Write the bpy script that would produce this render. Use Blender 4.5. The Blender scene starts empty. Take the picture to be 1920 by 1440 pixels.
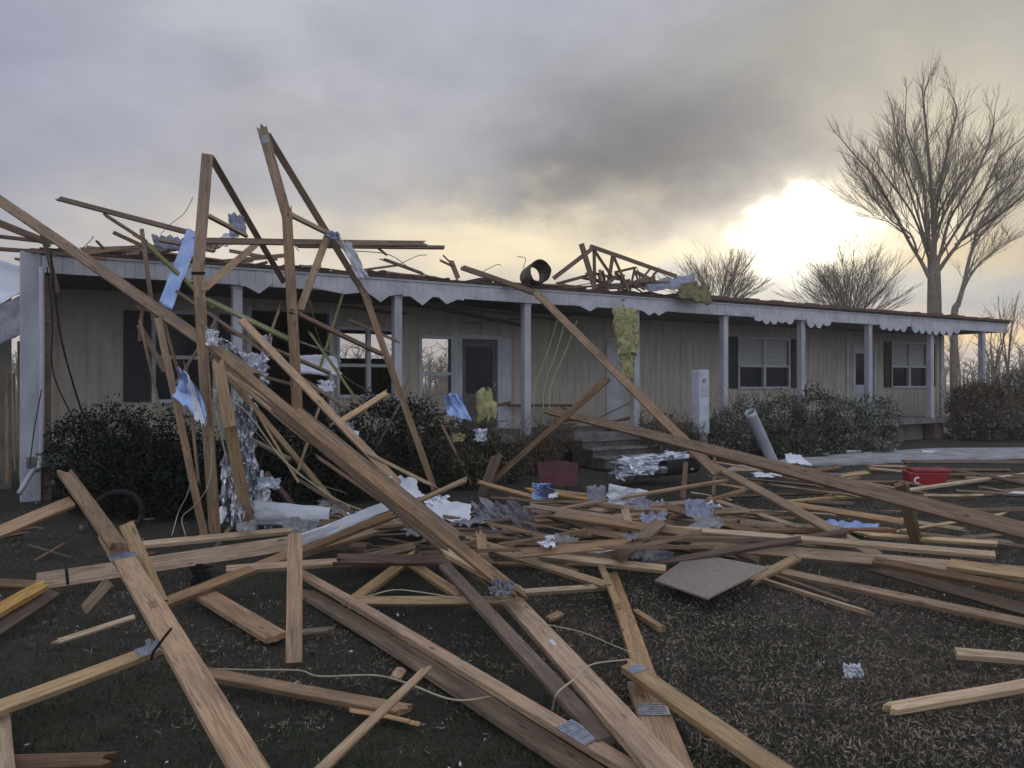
import bpy, bmesh, math, random
from mathutils import Vector, Matrix, noise
import numpy as np
S = bpy.context.scene
C = S.collection
R = math.radians
# ------------------------------------------------------------------ camera
F = 1500.0; HZ = 715.0; EYE = 1.6
cam_d = bpy.data.cameras.new("Camera"); cam = bpy.data.objects.new("Camera", cam_d); C.objects.link(cam)
cam.location = (0, 0, EYE); cam.rotation_euler = (R(90), 0, 0)
cam_d.sensor_width = 36; cam_d.lens = 36*F/1920; cam_d.shift_y = -5/1920
cam_d.clip_start = 0.05; cam_d.clip_end = 2000
S.camera = cam
S.render.resolution_x = 1024; S.render.resolution_y = 768
S.view_settings.view_transform = 'Standard'; S.view_settings.look = 'None'
S.view_settings.exposure = 0.12; S.view_settings.gamma = 1
# ------------------------------------------------------------------ world
SUN_AZ = math.atan2(530, 1500); SUN_EL = R(11.2)
W = bpy.data.worlds.new("World"); S.world = W; W.use_nodes = True
nt = W.node_tree; nt.nodes.clear()
def N(t, **kw):
    n = nt.nodes.new(t)
    for k, v in kw.items(): setattr(n, k, v)
    return n
def mth(op, a, b=None, c=None, tree=None):
    n = (tree or nt).nodes.new('ShaderNodeMath'); n.operation = op
    for i, v in enumerate((a, b, c)):
        if v is None: continue
        if isinstance(v, (int, float)): n.inputs[i].default_value = v
        else: (tree or nt).links.new(v, n.inputs[i])
    return n.outputs[0]
tc = N('ShaderNodeTexCoord'); sep = N('ShaderNodeSeparateXYZ'); nt.links.new(tc.outputs['Generated'], sep.inputs[0])
az = mth('ARCTAN2', sep.outputs[0], sep.outputs[1]); el = mth('ARCSINE', sep.outputs[2])
def noise_node(scale, detail=5, rough=0.55, z=1.0, off=0):
    mp = N('ShaderNodeMapping'); mp.inputs['Scale'].default_value = (1, 1, z); mp.inputs['Location'].default_value = (off, off*.7, off*.3)
    mp.inputs['Rotation'].default_value = (0, R(18), 0)
    nt.links.new(tc.outputs['Generated'], mp.inputs[0])
    n = N('ShaderNodeTexNoise'); n.inputs['Scale'].default_value = scale; n.inputs['Detail'].default_value = detail
    n.inputs['Roughness'].default_value = rough; nt.links.new(mp.outputs[0], n.inputs[0]); return n
n1 = noise_node(3.2, 6, .5, 1.8, 3.1); sp = N('ShaderNodeSeparateXYZ'); nt.links.new(n1.outputs['Color'], sp.inputs[0])
n1b = noise_node(11, 5, .55, 1.6, 7.7); spb = N('ShaderNodeSeparateXYZ'); nt.links.new(n1b.outputs['Color'], spb.inputs[0])
az2 = mth('ADD', mth('ADD', az, mth('MULTIPLY', mth('SUBTRACT', sp.outputs[0], .51), .15)), mth('MULTIPLY', mth('SUBTRACT', spb.outputs[0], .5), .16))
el2 = mth('ADD', mth('ADD', el, mth('MULTIPLY', mth('SUBTRACT', sp.outputs[1], .49), .10)), mth('MULTIPLY', mth('SUBTRACT', spb.outputs[1], .5), .10))
def rgb(c):
    def l(v):
        v /= 255.0
        return v/12.92 if v <= .04045 else ((v+.055)/1.055)**2.4
    return tuple(l(v) for v in c)
def mixc(fac, a, b):
    m = nt.nodes.new('ShaderNodeMix'); m.data_type = 'RGBA'
    for s, v in ((0, fac), (6, a), (7, b)):
        if isinstance(v, (int, float)): m.inputs[s].default_value = v
        elif isinstance(v, tuple): m.inputs[s].default_value = (*v, 1)
        else: nt.links.new(v, m.inputs[s])
    return m.outputs[2]
col = rgb((158, 160, 174))
def blob(col, px, py, sx, sy, c, w, mul=1.0, rot=0.0, raw=False):
    """a patch of cloud at a compass direction: centre azimuth / elevation, extents in pixels of a 1500 px focal length"""
    a0 = math.atan2(px-960, 1500); e0 = math.atan2(715-py, math.hypot(1500, px-960))
    A, E = (az, el) if raw else (az2, el2)
    da = mth('SUBTRACT', A, a0); de = mth('SUBTRACT', E, e0)
    cr, sr = math.cos(R(rot)), math.sin(R(rot))
    x = mth('ADD', mth('MULTIPLY', da, cr), mth('MULTIPLY', de, sr))
    y = mth('SUBTRACT', mth('MULTIPLY', de, cr), mth('MULTIPLY', da, sr))
    x = mth('DIVIDE', x, sx/1500); y = mth('DIVIDE', y, sy/1500)
    q = mth('ADD', mth('MULTIPLY', x, x), mth('MULTIPLY', y, y))
    f = mth('MULTIPLY', mth('EXPONENT', mth('MULTIPLY', q, -1)), w)
    cc = rgb(c); cc = tuple(v*mul for v in cc)
    return mixc(f, col, cc)
BLOBS = [
 (200, 600, 1500, 190, (196, 186, 182), .85), (60, 60, 320, 170, (130, 134, 152), .8), (330, 120, 300, 90, (168, 173, 192), .7), (450, 20, 260, 60, (196, 196, 200), .6),
 (640, 300, 360, 150, (192, 188, 188), .8), (560, 190, 90, 40, (196, 194, 200), .6), (830, 60, 330, 110, (150, 152, 162), .7), (880, 190, 60, 60, (184, 184, 190), .5),
 (60, 330, 420, 130, (140, 144, 160), .8), (1080, 170, 260, 130, (150, 152, 158), .8),
 (1200, 310, 330, 115, (80, 81, 84), .96, 1, 14), (1370, 200, 260, 120, (108, 110, 115), .9, 1, 20), (1130, 400, 160, 45, (122, 120, 116), .8, 1, 0),
 (1540, 50, 330, 100, (142, 141, 138), .85), (1850, 160, 220, 200, (176, 170, 152), .85), (1740, 330, 200, 150, (196, 186, 158), .7, 1.0),
 (800, 450, 460, 70, (232, 218, 192), .85), (930, 440, 120, 60, (246, 232, 196), .7), (960, 465, 200, 38, (250, 232, 190), .7), (600, 500, 300, 36, (240, 226, 200), .7),
 (1180, 500, 160, 40, (240, 222, 180), .8), (1500, 465, 200, 76, (250, 236, 198), .85, 1.05, 18),
 (1760, 500, 240, 60, (240, 214, 160), .8, 1.0), (1850, 560, 300, 34, (156, 170, 184), .75), (1560, 530, 300, 30, (176, 186, 194), .6),
 (1450, 545, 200, 22, (168, 180, 190), .7), (1880, 640, 200, 30, (250, 212, 150), .9, 1.05),
]
for b in BLOBS: col = blob(col, *b)
col = blob(col, 1492, 466, 110, 54, (255, 248, 224), .9, 1.35, 18)
col = blob(col, 1498, 452, 66, 36, (255, 250, 235), 1.0, 4, 20)
col = blob(col, 1508, 440, 46, 26, (255, 252, 245), 1.0, 9.0, 20)
n2 = noise_node(6, 8, .6, 2.2, 9.0)
col = mixc(mth('MULTIPLY', mth('MAXIMUM', mth('SUBTRACT', n2.outputs[0], .42), 0), .9), col, rgb((128, 130, 138)))
n3 = noise_node(2.4, 6, .55, 2.0, 15.0)
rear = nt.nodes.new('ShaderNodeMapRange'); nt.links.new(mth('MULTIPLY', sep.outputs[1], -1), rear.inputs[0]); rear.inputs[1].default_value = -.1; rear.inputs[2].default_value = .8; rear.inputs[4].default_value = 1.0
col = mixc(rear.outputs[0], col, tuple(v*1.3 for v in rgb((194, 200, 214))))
lum = mth('ADD', mth('MULTIPLY', n3.outputs[0], 1.0), .68)
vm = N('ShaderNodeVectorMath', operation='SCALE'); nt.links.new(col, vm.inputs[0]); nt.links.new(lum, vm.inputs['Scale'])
sky = N('ShaderNodeTexSky', sky_type='NISHITA', sun_disc=False); sky.sun_elevation = SUN_EL; sky.sun_rotation = SUN_AZ
bgA = N('ShaderNodeBackground'); nt.links.new(sky.outputs[0], bgA.inputs[0]); bgA.inputs[1].default_value = 0.05
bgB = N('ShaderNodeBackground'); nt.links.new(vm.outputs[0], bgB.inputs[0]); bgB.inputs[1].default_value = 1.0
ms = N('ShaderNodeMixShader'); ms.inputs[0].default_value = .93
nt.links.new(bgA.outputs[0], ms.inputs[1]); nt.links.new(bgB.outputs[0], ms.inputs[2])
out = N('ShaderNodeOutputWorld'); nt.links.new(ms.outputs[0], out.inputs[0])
# ------------------------------------------------------------------ sun
sl = bpy.data.lights.new("Sun", 'SUN'); sl.energy = 1.3; sl.angle = R(11); sl.color = (1, .87, .68)
so = bpy.data.objects.new("Sun", sl); C.objects.link(so)
sd = Vector((math.sin(SUN_AZ)*math.cos(SUN_EL), math.cos(SUN_AZ)*math.cos(SUN_EL), math.sin(SUN_EL)))
so.rotation_euler = sd.to_track_quat('Z', 'Y').to_euler(); so.location = sd*60
# ------------------------------------------------------------------ helpers
def P(x, y, d): return Vector(((x-960)/F*d, d, EYE+(HZ-y)/F*d))
def dz(y, z): return F*(EYE-z)/(y-HZ)
def Pz(x, y, z): return P(x, y, dz(y, z))
def PT(x, y, s):           # s: number = distance, 'z.3' = height over the ground
    return Pz(x, y, float(s[1:])) if isinstance(s, str) else P(x, y, s)
def tag(o, label=None, cat=None, group=None, kind=None):
    if label: o['label'] = label
    if cat: o['category'] = cat
    if group: o['group'] = group
    if kind: o['kind'] = kind
    return o
def link(name, me, m=None, parent=None, mw=None):
    o = bpy.data.objects.new(name, me); C.objects.link(o)
    if m is not None and me is not None and not me.materials: me.materials.append(m)
    if parent: o.parent = parent
    if mw is not None: o.matrix_local = mw
    return o
def empty(name, loc=(0, 0, 0), rz=0):
    o = bpy.data.objects.new(name, None); C.objects.link(o); o.location = loc; o.rotation_euler = (0, 0, rz); o.empty_display_size = .1
    return o
def mesh(name, vs, fs, smooth=False):
    me = bpy.data.meshes.new(name); me.from_pydata([tuple(v) for v in vs], [], fs); me.update()
    if smooth: me.shade_smooth()
    return me
class MB:
    def __init__(s): s.v = []; s.f = []
    def add(s, vs, fs):
        b = len(s.v); s.v += [tuple(v) for v in vs]; s.f += [tuple(i+b for i in f) for f in fs]; return s
    def box(s, x0, x1, y0, y1, z0, z1):
        return s.add([(x0,y0,z0),(x1,y0,z0),(x1,y1,z0),(x0,y1,z0),(x0,y0,z1),(x1,y0,z1),(x1,y1,z1),(x0,y1,z1)],
                     [(3,2,1,0),(4,5,6,7),(0,1,5,4),(1,2,6,5),(2,3,7,6),(3,0,4,7)])
    def prism(s, pts, y0, y1):      # pts in x,z
        n = len(pts)
        return s.add([(x, y0, z) for x, z in pts]+[(x, y1, z) for x, z in pts],
                     [tuple(range(n)), tuple(range(2*n-1, n-1, -1))]+[(i, i+n, (i+1) % n+n, (i+1) % n) for i in range(n)])
    def tube(s, pts, rs, n=6, cap=True):
        pts = [Vector(p) for p in pts]
        if not hasattr(rs, '__len__'): rs = [rs]*len(pts)
        ref = None; vs = []; fs = []
        for i, p in enumerate(pts):
            a = pts[min(i+1, len(pts)-1)]-pts[max(i-1, 0)]
            if a.length < 1e-7: a = Vector((0, 0, 1))
            a.normalize()
            if ref is None: ref = a.orthogonal().normalized()
            u = (ref-a*a.dot(ref)); u = u.normalized() if u.length > 1e-5 else a.orthogonal().normalized(); ref = u; w = a.cross(u)
            for k in range(n):
                t = 2*math.pi*k/n; vs.append(p+(u*math.cos(t)+w*math.sin(t))*rs[i])
        for i in range(len(pts)-1):
            for k in range(n):
                fs.append((i*n+k, i*n+(k+1) % n, (i+1)*n+(k+1) % n, (i+1)*n+k))
        if cap: fs.append(tuple(range(n-1, -1, -1))); fs.append(tuple(range((len(pts)-1)*n, len(pts)*n)))
        return s.add(vs, fs)
    def build(s, name, m, parent=None, smooth=False, mw=None, bevel=0):
        o = link(name, mesh(name, s.v, s.f, smooth), m, parent, mw)
        if bevel:
            bm = o.modifiers.new('b', 'BEVEL'); bm.width = bevel; bm.segments = 2; bm.limit_method = 'ANGLE'
        return o
def spline(pts, n=8):
    pts = [Vector(p) for p in pts]; o = []
    q = [pts[0]*2-pts[1]]+pts+[pts[-1]*2-pts[-2]]
    for i in range(1, len(q)-2):
        for k in range(n):
            t = k/n; a, b, c, d = q[i-1], q[i], q[i+1], q[i+2]
            o.append(.5*((2*b)+(c-a)*t+(2*a-5*b+4*c-d)*t*t+(3*b-a-3*c+d)*t**3))
    o.append(pts[-1]); return o
# ------------------------------------------------------------------ materials
def newmat(name):
    m = bpy.data.materials.new(name); m.use_nodes = True; t = m.node_tree; return m, t, t.nodes['Principled BSDF']
def ramp(t, fac, stops):
    r = t.nodes.new('ShaderNodeValToRGB'); e = r.color_ramp.elements
    while len(e) < len(stops): e.new(.5)
    for x, (p, c) in zip(e, stops): x.position = p; x.color = (*c, 1)
    t.links.new(fac, r.inputs[0]); return r.outputs[0]
def texn(t, scale, detail=4, vec=(1, 1, 1), rough=.55, dist=0, rnd=False):
    c = t.nodes.new('ShaderNodeTexCoord'); mp = t.nodes.new('ShaderNodeMapping'); mp.inputs['Scale'].default_value = vec
    t.links.new(c.outputs['Object'], mp.inputs[0])
    if rnd:
        oi = t.nodes.new('ShaderNodeObjectInfo'); cb = t.nodes.new('ShaderNodeCombineXYZ')
        for i in range(3): t.links.new(mth('MULTIPLY', oi.outputs['Random'], 37.0*(i+1), tree=t), cb.inputs[i])
        t.links.new(cb.outputs[0], mp.inputs['Location'])
    n = t.nodes.new('ShaderNodeTexNoise'); n.inputs['Scale'].default_value = scale; n.inputs['Detail'].default_value = detail
    n.inputs['Roughness'].default_value = rough; n.inputs['Distortion'].default_value = dist
    t.links.new(mp.outputs[0], n.inputs[0]); return n.outputs[0]
def tmix(t, f, a, b, mode='MIX'):
    m = t.nodes.new('ShaderNodeMix'); m.data_type = 'RGBA'; m.blend_type = mode
    for s, v in ((0, f), (6, a), (7, b)):
        if isinstance(v, (int, float)): m.inputs[s].default_value = v
        elif isinstance(v, tuple): m.inputs[s].default_value = (*v, 1)
        else: t.links.new(v, m.inputs[s])
    return m.outputs[2]
def bump(t, b, h, s, d=.01):
    n = t.nodes.new('ShaderNodeBump'); n.inputs['Strength'].default_value = s; n.inputs['Distance'].default_value = d
    t.links.new(h, n.inputs['Height']); t.links.new(n.outputs[0], b.inputs['Normal'])
def simple(name, c1, c2=None, scale=6, rough=.7, metal=0, bs=.3, bd=.01, vec=(1, 1, 1), lo=.35, hi=.65, detail=5):
    m, t, b = newmat(name); c2 = c2 or tuple(v*.7 for v in c1)
    n = texn(t, scale, detail, vec)
    t.links.new(ramp(t, n, [(lo, c2), (hi, c1)]), b.inputs['Base Color'])
    b.inputs['Roughness'].default_value = rough; b.inputs['Metallic'].default_value = metal
    if bs: bump(t, b, texn(t, scale*4, 5, vec), bs, bd)
    return m
def wood(name, a, b_, dark, rough=.75):
    m, t, b = newmat(name)
    g1 = texn(t, 3.0, 6, (.5, 9, 9), .6, .8, True)
    g2 = texn(t, 14.0, 4, (.35, 10, 10), .6, .3, True)
    st = texn(t, 1.6, 5, (.9, 2.5, 2.5), .65, 0, True)
    c = ramp(t, g1, [(.36, b_), (.56, a)])
    c = tmix(t, mth('MULTIPLY', mth('MULTIPLY', mth('MAXIMUM', mth('SUBTRACT', g2, .50, tree=t), 0, tree=t), 9, tree=t), .6, tree=t), c, tuple(v*.55 for v in b_))
    s = ramp(t, st, [(.50, (0, 0, 0)), (.72, (1, 1, 1))])
    c = tmix(t, mth('MULTIPLY', s, .65, tree=t), c, dark)
    # knots
    cc = t.nodes.new('ShaderNodeTexCoord'); mp = t.nodes.new('ShaderNodeMapping'); mp.inputs['Scale'].default_value = (3.6, 11, 11)
    oi = t.nodes.new('ShaderNodeObjectInfo'); cb = t.nodes.new('ShaderNodeCombineXYZ')
    t.links.new(mth('MULTIPLY', oi.outputs['Random'], 91., tree=t), cb.inputs[0]); t.links.new(cb.outputs[0], mp.inputs['Location'])
    t.links.new(cc.outputs['Object'], mp.inputs[0])
    vo = t.nodes.new('ShaderNodeTexVoronoi'); vo.inputs['Scale'].default_value = 1.0; t.links.new(mp.outputs[0], vo.inputs[0])
    k = ramp(t, vo.outputs[0], [(.06, (1, 1, 1)), (.17, (0, 0, 0))])
    c = tmix(t, mth('MULTIPLY', k, .8, tree=t), c, tuple(v*.35 for v in b_))
    hs = t.nodes.new('ShaderNodeHueSaturation'); t.links.new(c, hs.inputs['Color'])
    oi2 = t.nodes.new('ShaderNodeObjectInfo')
    t.links.new(mth('ADD', mth('MULTIPLY', oi2.outputs['Random'], .5, tree=t), .75, tree=t), hs.inputs['Value'])
    t.links.new(mth('ADD', mth('MULTIPLY', mth('FRACT', mth('MULTIPLY', oi2.outputs['Random'], 17.3, tree=t), tree=t), .35, tree=t), .8, tree=t), hs.inputs['Saturation'])
    t.links.new(hs.outputs[0], b.inputs['Base Color']); b.inputs['Roughness'].default_value = rough
    bump(t, b, g2, .5, .003); return m
WD = {
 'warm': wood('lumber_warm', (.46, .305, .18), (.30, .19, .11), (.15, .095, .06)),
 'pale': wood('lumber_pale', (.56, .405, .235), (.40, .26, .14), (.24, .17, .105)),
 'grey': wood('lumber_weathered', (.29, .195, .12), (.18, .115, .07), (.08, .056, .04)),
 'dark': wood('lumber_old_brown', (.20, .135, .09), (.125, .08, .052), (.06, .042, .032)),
 'orange': wood('lumber_orange', (.62, .40, .165), (.44, .26, .10), (.2, .11, .05)),
 'rust': wood('lumber_reddish', (.22, .135, .078), (.135, .078, .045), (.07, .042, .028)),
 'green': wood('lumber_mossy', (.26, .25, .10), (.17, .16, .06), (.09, .08, .04)),
}
M = {}
M['white'] = simple('white_paint', (.50, .505, .54), (.36, .365, .395), 3, .6, 0, .15, .003, lo=.3, hi=.6)
M['post'] = simple('post_paint', (.46, .465, .51), (.33, .335, .37), 4, .6, 0, .15, .003, (1, 1, .4))
M['siding'] = simple('olive_siding', (.47, .43, .35), (.37, .335, .27), 2.2, .8, 0, .2, .004, (3, 3, .5))
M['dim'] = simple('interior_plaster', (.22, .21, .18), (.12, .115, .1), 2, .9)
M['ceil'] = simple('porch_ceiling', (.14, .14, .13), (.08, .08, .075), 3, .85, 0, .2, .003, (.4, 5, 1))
M['shutter'] = simple('shutter_black', (.03, .028, .034), (.018, .017, .02), 8, .6)
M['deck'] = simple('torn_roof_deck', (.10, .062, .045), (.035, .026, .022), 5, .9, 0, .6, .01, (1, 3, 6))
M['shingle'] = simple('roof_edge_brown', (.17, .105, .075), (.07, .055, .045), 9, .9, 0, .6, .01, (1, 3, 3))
M['pathway'] = simple('worn_concrete', (.44, .45, .47), (.24, .24, .245), 2.5, .9, 0, .4, .005)
M['stepside'] = simple('step_brick', (.13, .115, .10), (.06, .055, .05), 9, .9)
M['moss'] = simple('mossy_felt', (.20, .19, .09), (.10, .085, .045), 8, .95, 0, .9, .02)
M['cab'] = simple('cabinet_paint', (.56, .60, .68), (.40, .44, .50), 4, .5)
M['floor'] = simple('porch_floor_paint', (.20, .20, .195), (.10, .10, .10), 5, .9, 0, .4, .005)
M['concrete'] = simple('concrete', (.34, .345, .35), (.22, .22, .22), 5, .9, 0, .4, .005)
M['brick'] = simple('pier_brick', (.20, .13, .11), (.10, .07, .06), 12, .9)
M['plate'] = simple('galvanised_plate', (.42, .45, .52), (.26, .28, .33), 30, .45, .6, .4, .002)
M['foil'] = simple('blue_foil', (.40, .54, .86), (.20, .30, .58), 3, .35, .25, .4, .01, lo=.3, hi=.6)
M['dark_metal'] = simple('dull_duct_metal', (.10, .09, .075), (.04, .036, .03), 5, .6, .3)
M['silver'] = simple('silver_foil', (.90, .92, .97), (.55, .58, .65), 9, .28, .75, .6, .01)
M['vinyl'] = simple('white_vinyl', (.76, .79, .86), (.58, .62, .70), 3, .5, 0, .2, .004, lo=.3, hi=.6)
M['tarp'] = simple('grey_felt', (.30, .30, .34), (.16, .16, .19), 6, .7, 0, .5, .01)
M['metal'] = simple('grey_metal_roofing', (.55, .57, .62), (.34, .36, .42), 2, .45, .3, .2, .005)
M['yellow'] = simple('yellow_insulation', (.44, .42, .21), (.24, .23, .10), 8, .95, 0, .9, .02, lo=.3, hi=.7)
M['osb'] = simple('particle_board', (.33, .275, .235), (.22, .18, .155), 45, .9, 0, .3, .002)
M['redtarp'] = simple('dark_red_sheet', (.085, .012, .018), (.045, .008, .012), 4, .6)
M['red'] = simple('red_plastic', (.36, .02, .03), (.24, .015, .022), 3, .4, 0, .1, .002)
M['black'] = simple('black_rubber', (.012, .012, .014), (.007, .007, .008), 6, .95)
M['cable'] = simple('pale_cord', (.48, .44, .30), (.34, .31, .2), 10, .6, 0, 0)
M['bark_glare_washed'] = simple('bark_glare_washed', (.30, .25, .20), (.18, .145, .115), 6, .9, 0, 0)  # bark copy lightened to paint sun glare into the crowns of the low trees
M['bark'] = simple('bark_grey', (.26, .22, .175), (.14, .115, .093), 6, .9, 0, .6, .02, (3, 3, .6))
M['stem'] = simple('stem_brown', (.14, .10, .07), (.07, .05, .035), 8, .9, 0, 0)
M['curtain'] = simple('white_blind', (.42, .43, .42), (.34, .35, .34), 3, .8, 0, .2, .003, (1, 1, 10))
M['lead'] = simple('blue_grey_board', (.30, .33, .42), (.2, .22, .3), 5, .6)
def leafmat(name, a, b, rough=.55):
    m, t, bs = newmat(name)
    n = texn(t, 3.5, 4); n2 = texn(t, 40, 2)
    c = ramp(t, n, [(.35, b), (.65, a)]); c2 = ramp(t, n2, [(.45, (.6, .6, .6)), (.62, (1.6, 1.6, 1.6))])
    t.links.new(tmix(t, 1.0, c, c2, 'MULTIPLY'), bs.inputs['Base Color']); bs.inputs['Roughness'].default_value = rough; bs.inputs['Specular IOR Level'].default_value = .2
    return m
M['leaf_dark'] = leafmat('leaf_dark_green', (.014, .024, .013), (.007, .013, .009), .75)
M['leaf_mid'] = leafmat('leaf_mid_green', (.075, .092, .05), (.035, .045, .028))
M['leaf_grey'] = leafmat('leaf_grey_green', (.26, .275, .235), (.11, .12, .10))
M['leaf_brown'] = leafmat('leaf_dry_brown', (.17, .135, .09), (.07, .058, .04))
M['grass'] = leafmat('grass_blades', (.072, .095, .048), (.04, .05, .03), .9)
M['straw'] = leafmat('dead_grass', (.26, .215, .17), (.13, .105, .082), .9)
m, t, b = newmat('glass_dark'); b.inputs['Base Color'].default_value = (.02, .024, .026, 1); b.inputs['Roughness'].default_value = .15; b.inputs['IOR'].default_value = 1.25
b.inputs['Alpha'].default_value = 1; M['glass'] = m
m, t, b = newmat('clear_glass'); b.inputs['Base Color'].default_value = (.8, .82, .82, 1); b.inputs['Roughness'].default_value = .05
b.inputs['Transmission Weight'].default_value = 1.0; b.inputs['IOR'].default_value = 1.05; M['clear'] = m
# ground
m, t, b = newmat('lawn'); M['ground'] = m
a1 = texn(t, .55, 5); a2 = texn(t, 9, 6, rough=.7); a3 = texn(t, 60, 4, rough=.7)
c = ramp(t, a1, [(.42, (.026, .034, .019)), (.6, (.11, .088, .068))])
c = tmix(t, mth('MULTIPLY', a2, .8, tree=t), c, (.05, .042, .03))
c2 = ramp(t, a3, [(.38, (.35, .35, .35)), (.60, (1.0, 1.0, 1.0)), (.72, (2.4, 2.2, 2.0))])
t.links.new(tmix(t, 1.0, c, c2, 'MULTIPLY'), b.inputs['Base Color']); b.inputs['Roughness'].default_value = .95
bump(t, b, a3, .8, .03)
# ------------------------------------------------------------------ ground
def gh(x, y):
    if y > 60 or y < -5: return 0
    return .035*noise.noise(Vector((x*.6, y*.6, 0)))+.02*noise.noise(Vector((x*2.2, y*2.2, 5)))-.02
xs = [-420, -200, -60, -25]+[-14+.25*i for i in range(113)]+[25, 60, 200, 420]
ys = [-40, -10, -2]+[.0+.25*i for i in range(112)]+[35, 50, 80, 150, 420]
vs = [(x, y, gh(x, y)) for y in ys for x in xs]; nx = len(xs)
fs = [(j*nx+i, j*nx+i+1, (j+1)*nx+i+1, (j+1)*nx+i) for j in range(len(ys)-1) for i in range(nx-1)]
tag(link('ground', mesh('ground', vs, fs, True), M['ground']), kind='structure')
rng = np.random.default_rng(7)
def scatter_quads(cx, cy, cz, w, l, tilt, name, m, tri=False, up=False):
    n = len(cx); a = rng.uniform(0, 2*np.pi, n)
    if up:   # blades
        lean = rng.uniform(0, tilt, n); b_ = rng.uniform(0, 2*np.pi, n)
        dx = np.cos(a)*w/2; dy = np.sin(a)*w/2
        v = np.empty((n, 3, 3)); v[:, 0] = np.stack([cx-dx, cy-dy, cz], 1); v[:, 1] = np.stack([cx+dx, cy+dy, cz], 1)
        v[:, 2] = np.stack([cx+np.cos(b_)*np.sin(lean)*l, cy+np.sin(b_)*np.sin(lean)*l, cz+np.cos(lean)*l], 1); k = 3
    else:
        u = np.stack([np.cos(a), np.sin(a), rng.normal(0, tilt, n)], 1); u /= np.linalg.norm(u, axis=1)[:, None]
        r = rng.normal(0, tilt, n); q = np.stack([-np.sin(a), np.cos(a), r], 1); q /= np.linalg.norm(q, axis=1)[:, None]
        c = np.stack([cx, cy, cz], 1); U = u*l[:, None]/2; Q = q*w[:, None]/2
        v = np.stack([c-U, c-Q*.9+U*.1, c+U, c+Q], 1); k = 4
    me = bpy.data.meshes.new(name); me.vertices.add(n*k); me.vertices.foreach_set('co', v.reshape(-1).astype(np.float32))
    me.loops.add(n*k); me.loops.foreach_set('vertex_index', np.arange(n*k, dtype=np.int32))
    me.polygons.add(n); me.polygons.foreach_set('loop_start', np.arange(0, n*k, k, dtype=np.int32)); me.polygons.foreach_set('loop_total', np.full(n, k, dtype=np.int32))
    me.update(); me.validate(); return me
def wedge(n, y0, y1, p=1.0, marg=1.7):
    y = y0+(y1-y0)*rng.uniform(0, 1, n)**p; x = rng.uniform(-.66, .66, n)*y*marg; return x, y
def ghv(x, y): return np.array([gh(a, b) for a, b in zip(x, y)])
def dens(x, y, s, off): return np.array([noise.noise(Vector((a*s+off, b*s, off))) for a, b in zip(x, y)])
x, y = wedge(580000, 1.6, 17, 1.5); dd = dens(x, y, .7, 3)+.9*dens(x, y, 7, 31)+.4*dens(x, y, 20, 41); bz = (x > .2)*(x < 5)*(y > 3.4)*(y < 6.5)
keep = rng.uniform(-.6, .5, len(x)) < dd-.28*bz; x, y = x[keep], y[keep]; n = len(x)
tag(link('grass', scatter_quads(x, y, ghv(x, y)-.004, rng.uniform(.003, .007, n), rng.uniform(.02, .065, n), 1.35, 'grass', None, up=True), M['grass']), 'short dark winter grass covering the front yard', 'grass', kind='stuff')
x, y = wedge(460000, 1.6, 20, 1.5); dd = dens(x, y, .5, 11)+.9*dens(x, y, 6, 51)+.5*dens(x, y, 18, 61); bz = (x > .2)*(x < 5)*(y > 3.2)*(y < 6.6)
keep = rng.uniform(-.1, .9, len(x)) < dd+.6*bz+.34*np.clip(x/y*3-.3, -1, 1); x, y = x[keep], y[keep]; n = len(x)
tag(link('leaf_litter', scatter_quads(x, y, ghv(x, y)+rng.uniform(.004, .03, n), rng.uniform(.003, .010, n), rng.uniform(.015, .06, n), .8, 'leaf_litter', None), M['straw']), 'brown dead leaves and straw littering the lawn', 'leaf litter', kind='stuff')
x, y = wedge(420, 2.3, 14, 1.3); n = len(x)
tag(link('white_scraps', scatter_quads(x, y, ghv(x, y)+.02, rng.uniform(.004, .022, n), rng.uniform(.008, .035, n), .4, 'white_scraps', None), M['vinyl']), 'tiny pale flecks of torn debris scattered over the grass', 'debris flecks', kind='stuff')
# path
pp = [(1350, 884), (1460, 872), (1600, 866), (1760, 861), (2000, 857), (2000, 838), (1760, 840), (1640, 846), (1500, 858), (1380, 872)]
v = [Pz(a, b_, .02) for a, b_ in pp]; n = len(v)
me = mesh('path', v+[q-Vector((0, 0, .08)) for q in v], [tuple(range(n))]+[(i, i+n, (i+1) % n+n, (i+1) % n) for i in range(n)])
tag(link('path', me, M['pathway']), kind='structure')
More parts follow.
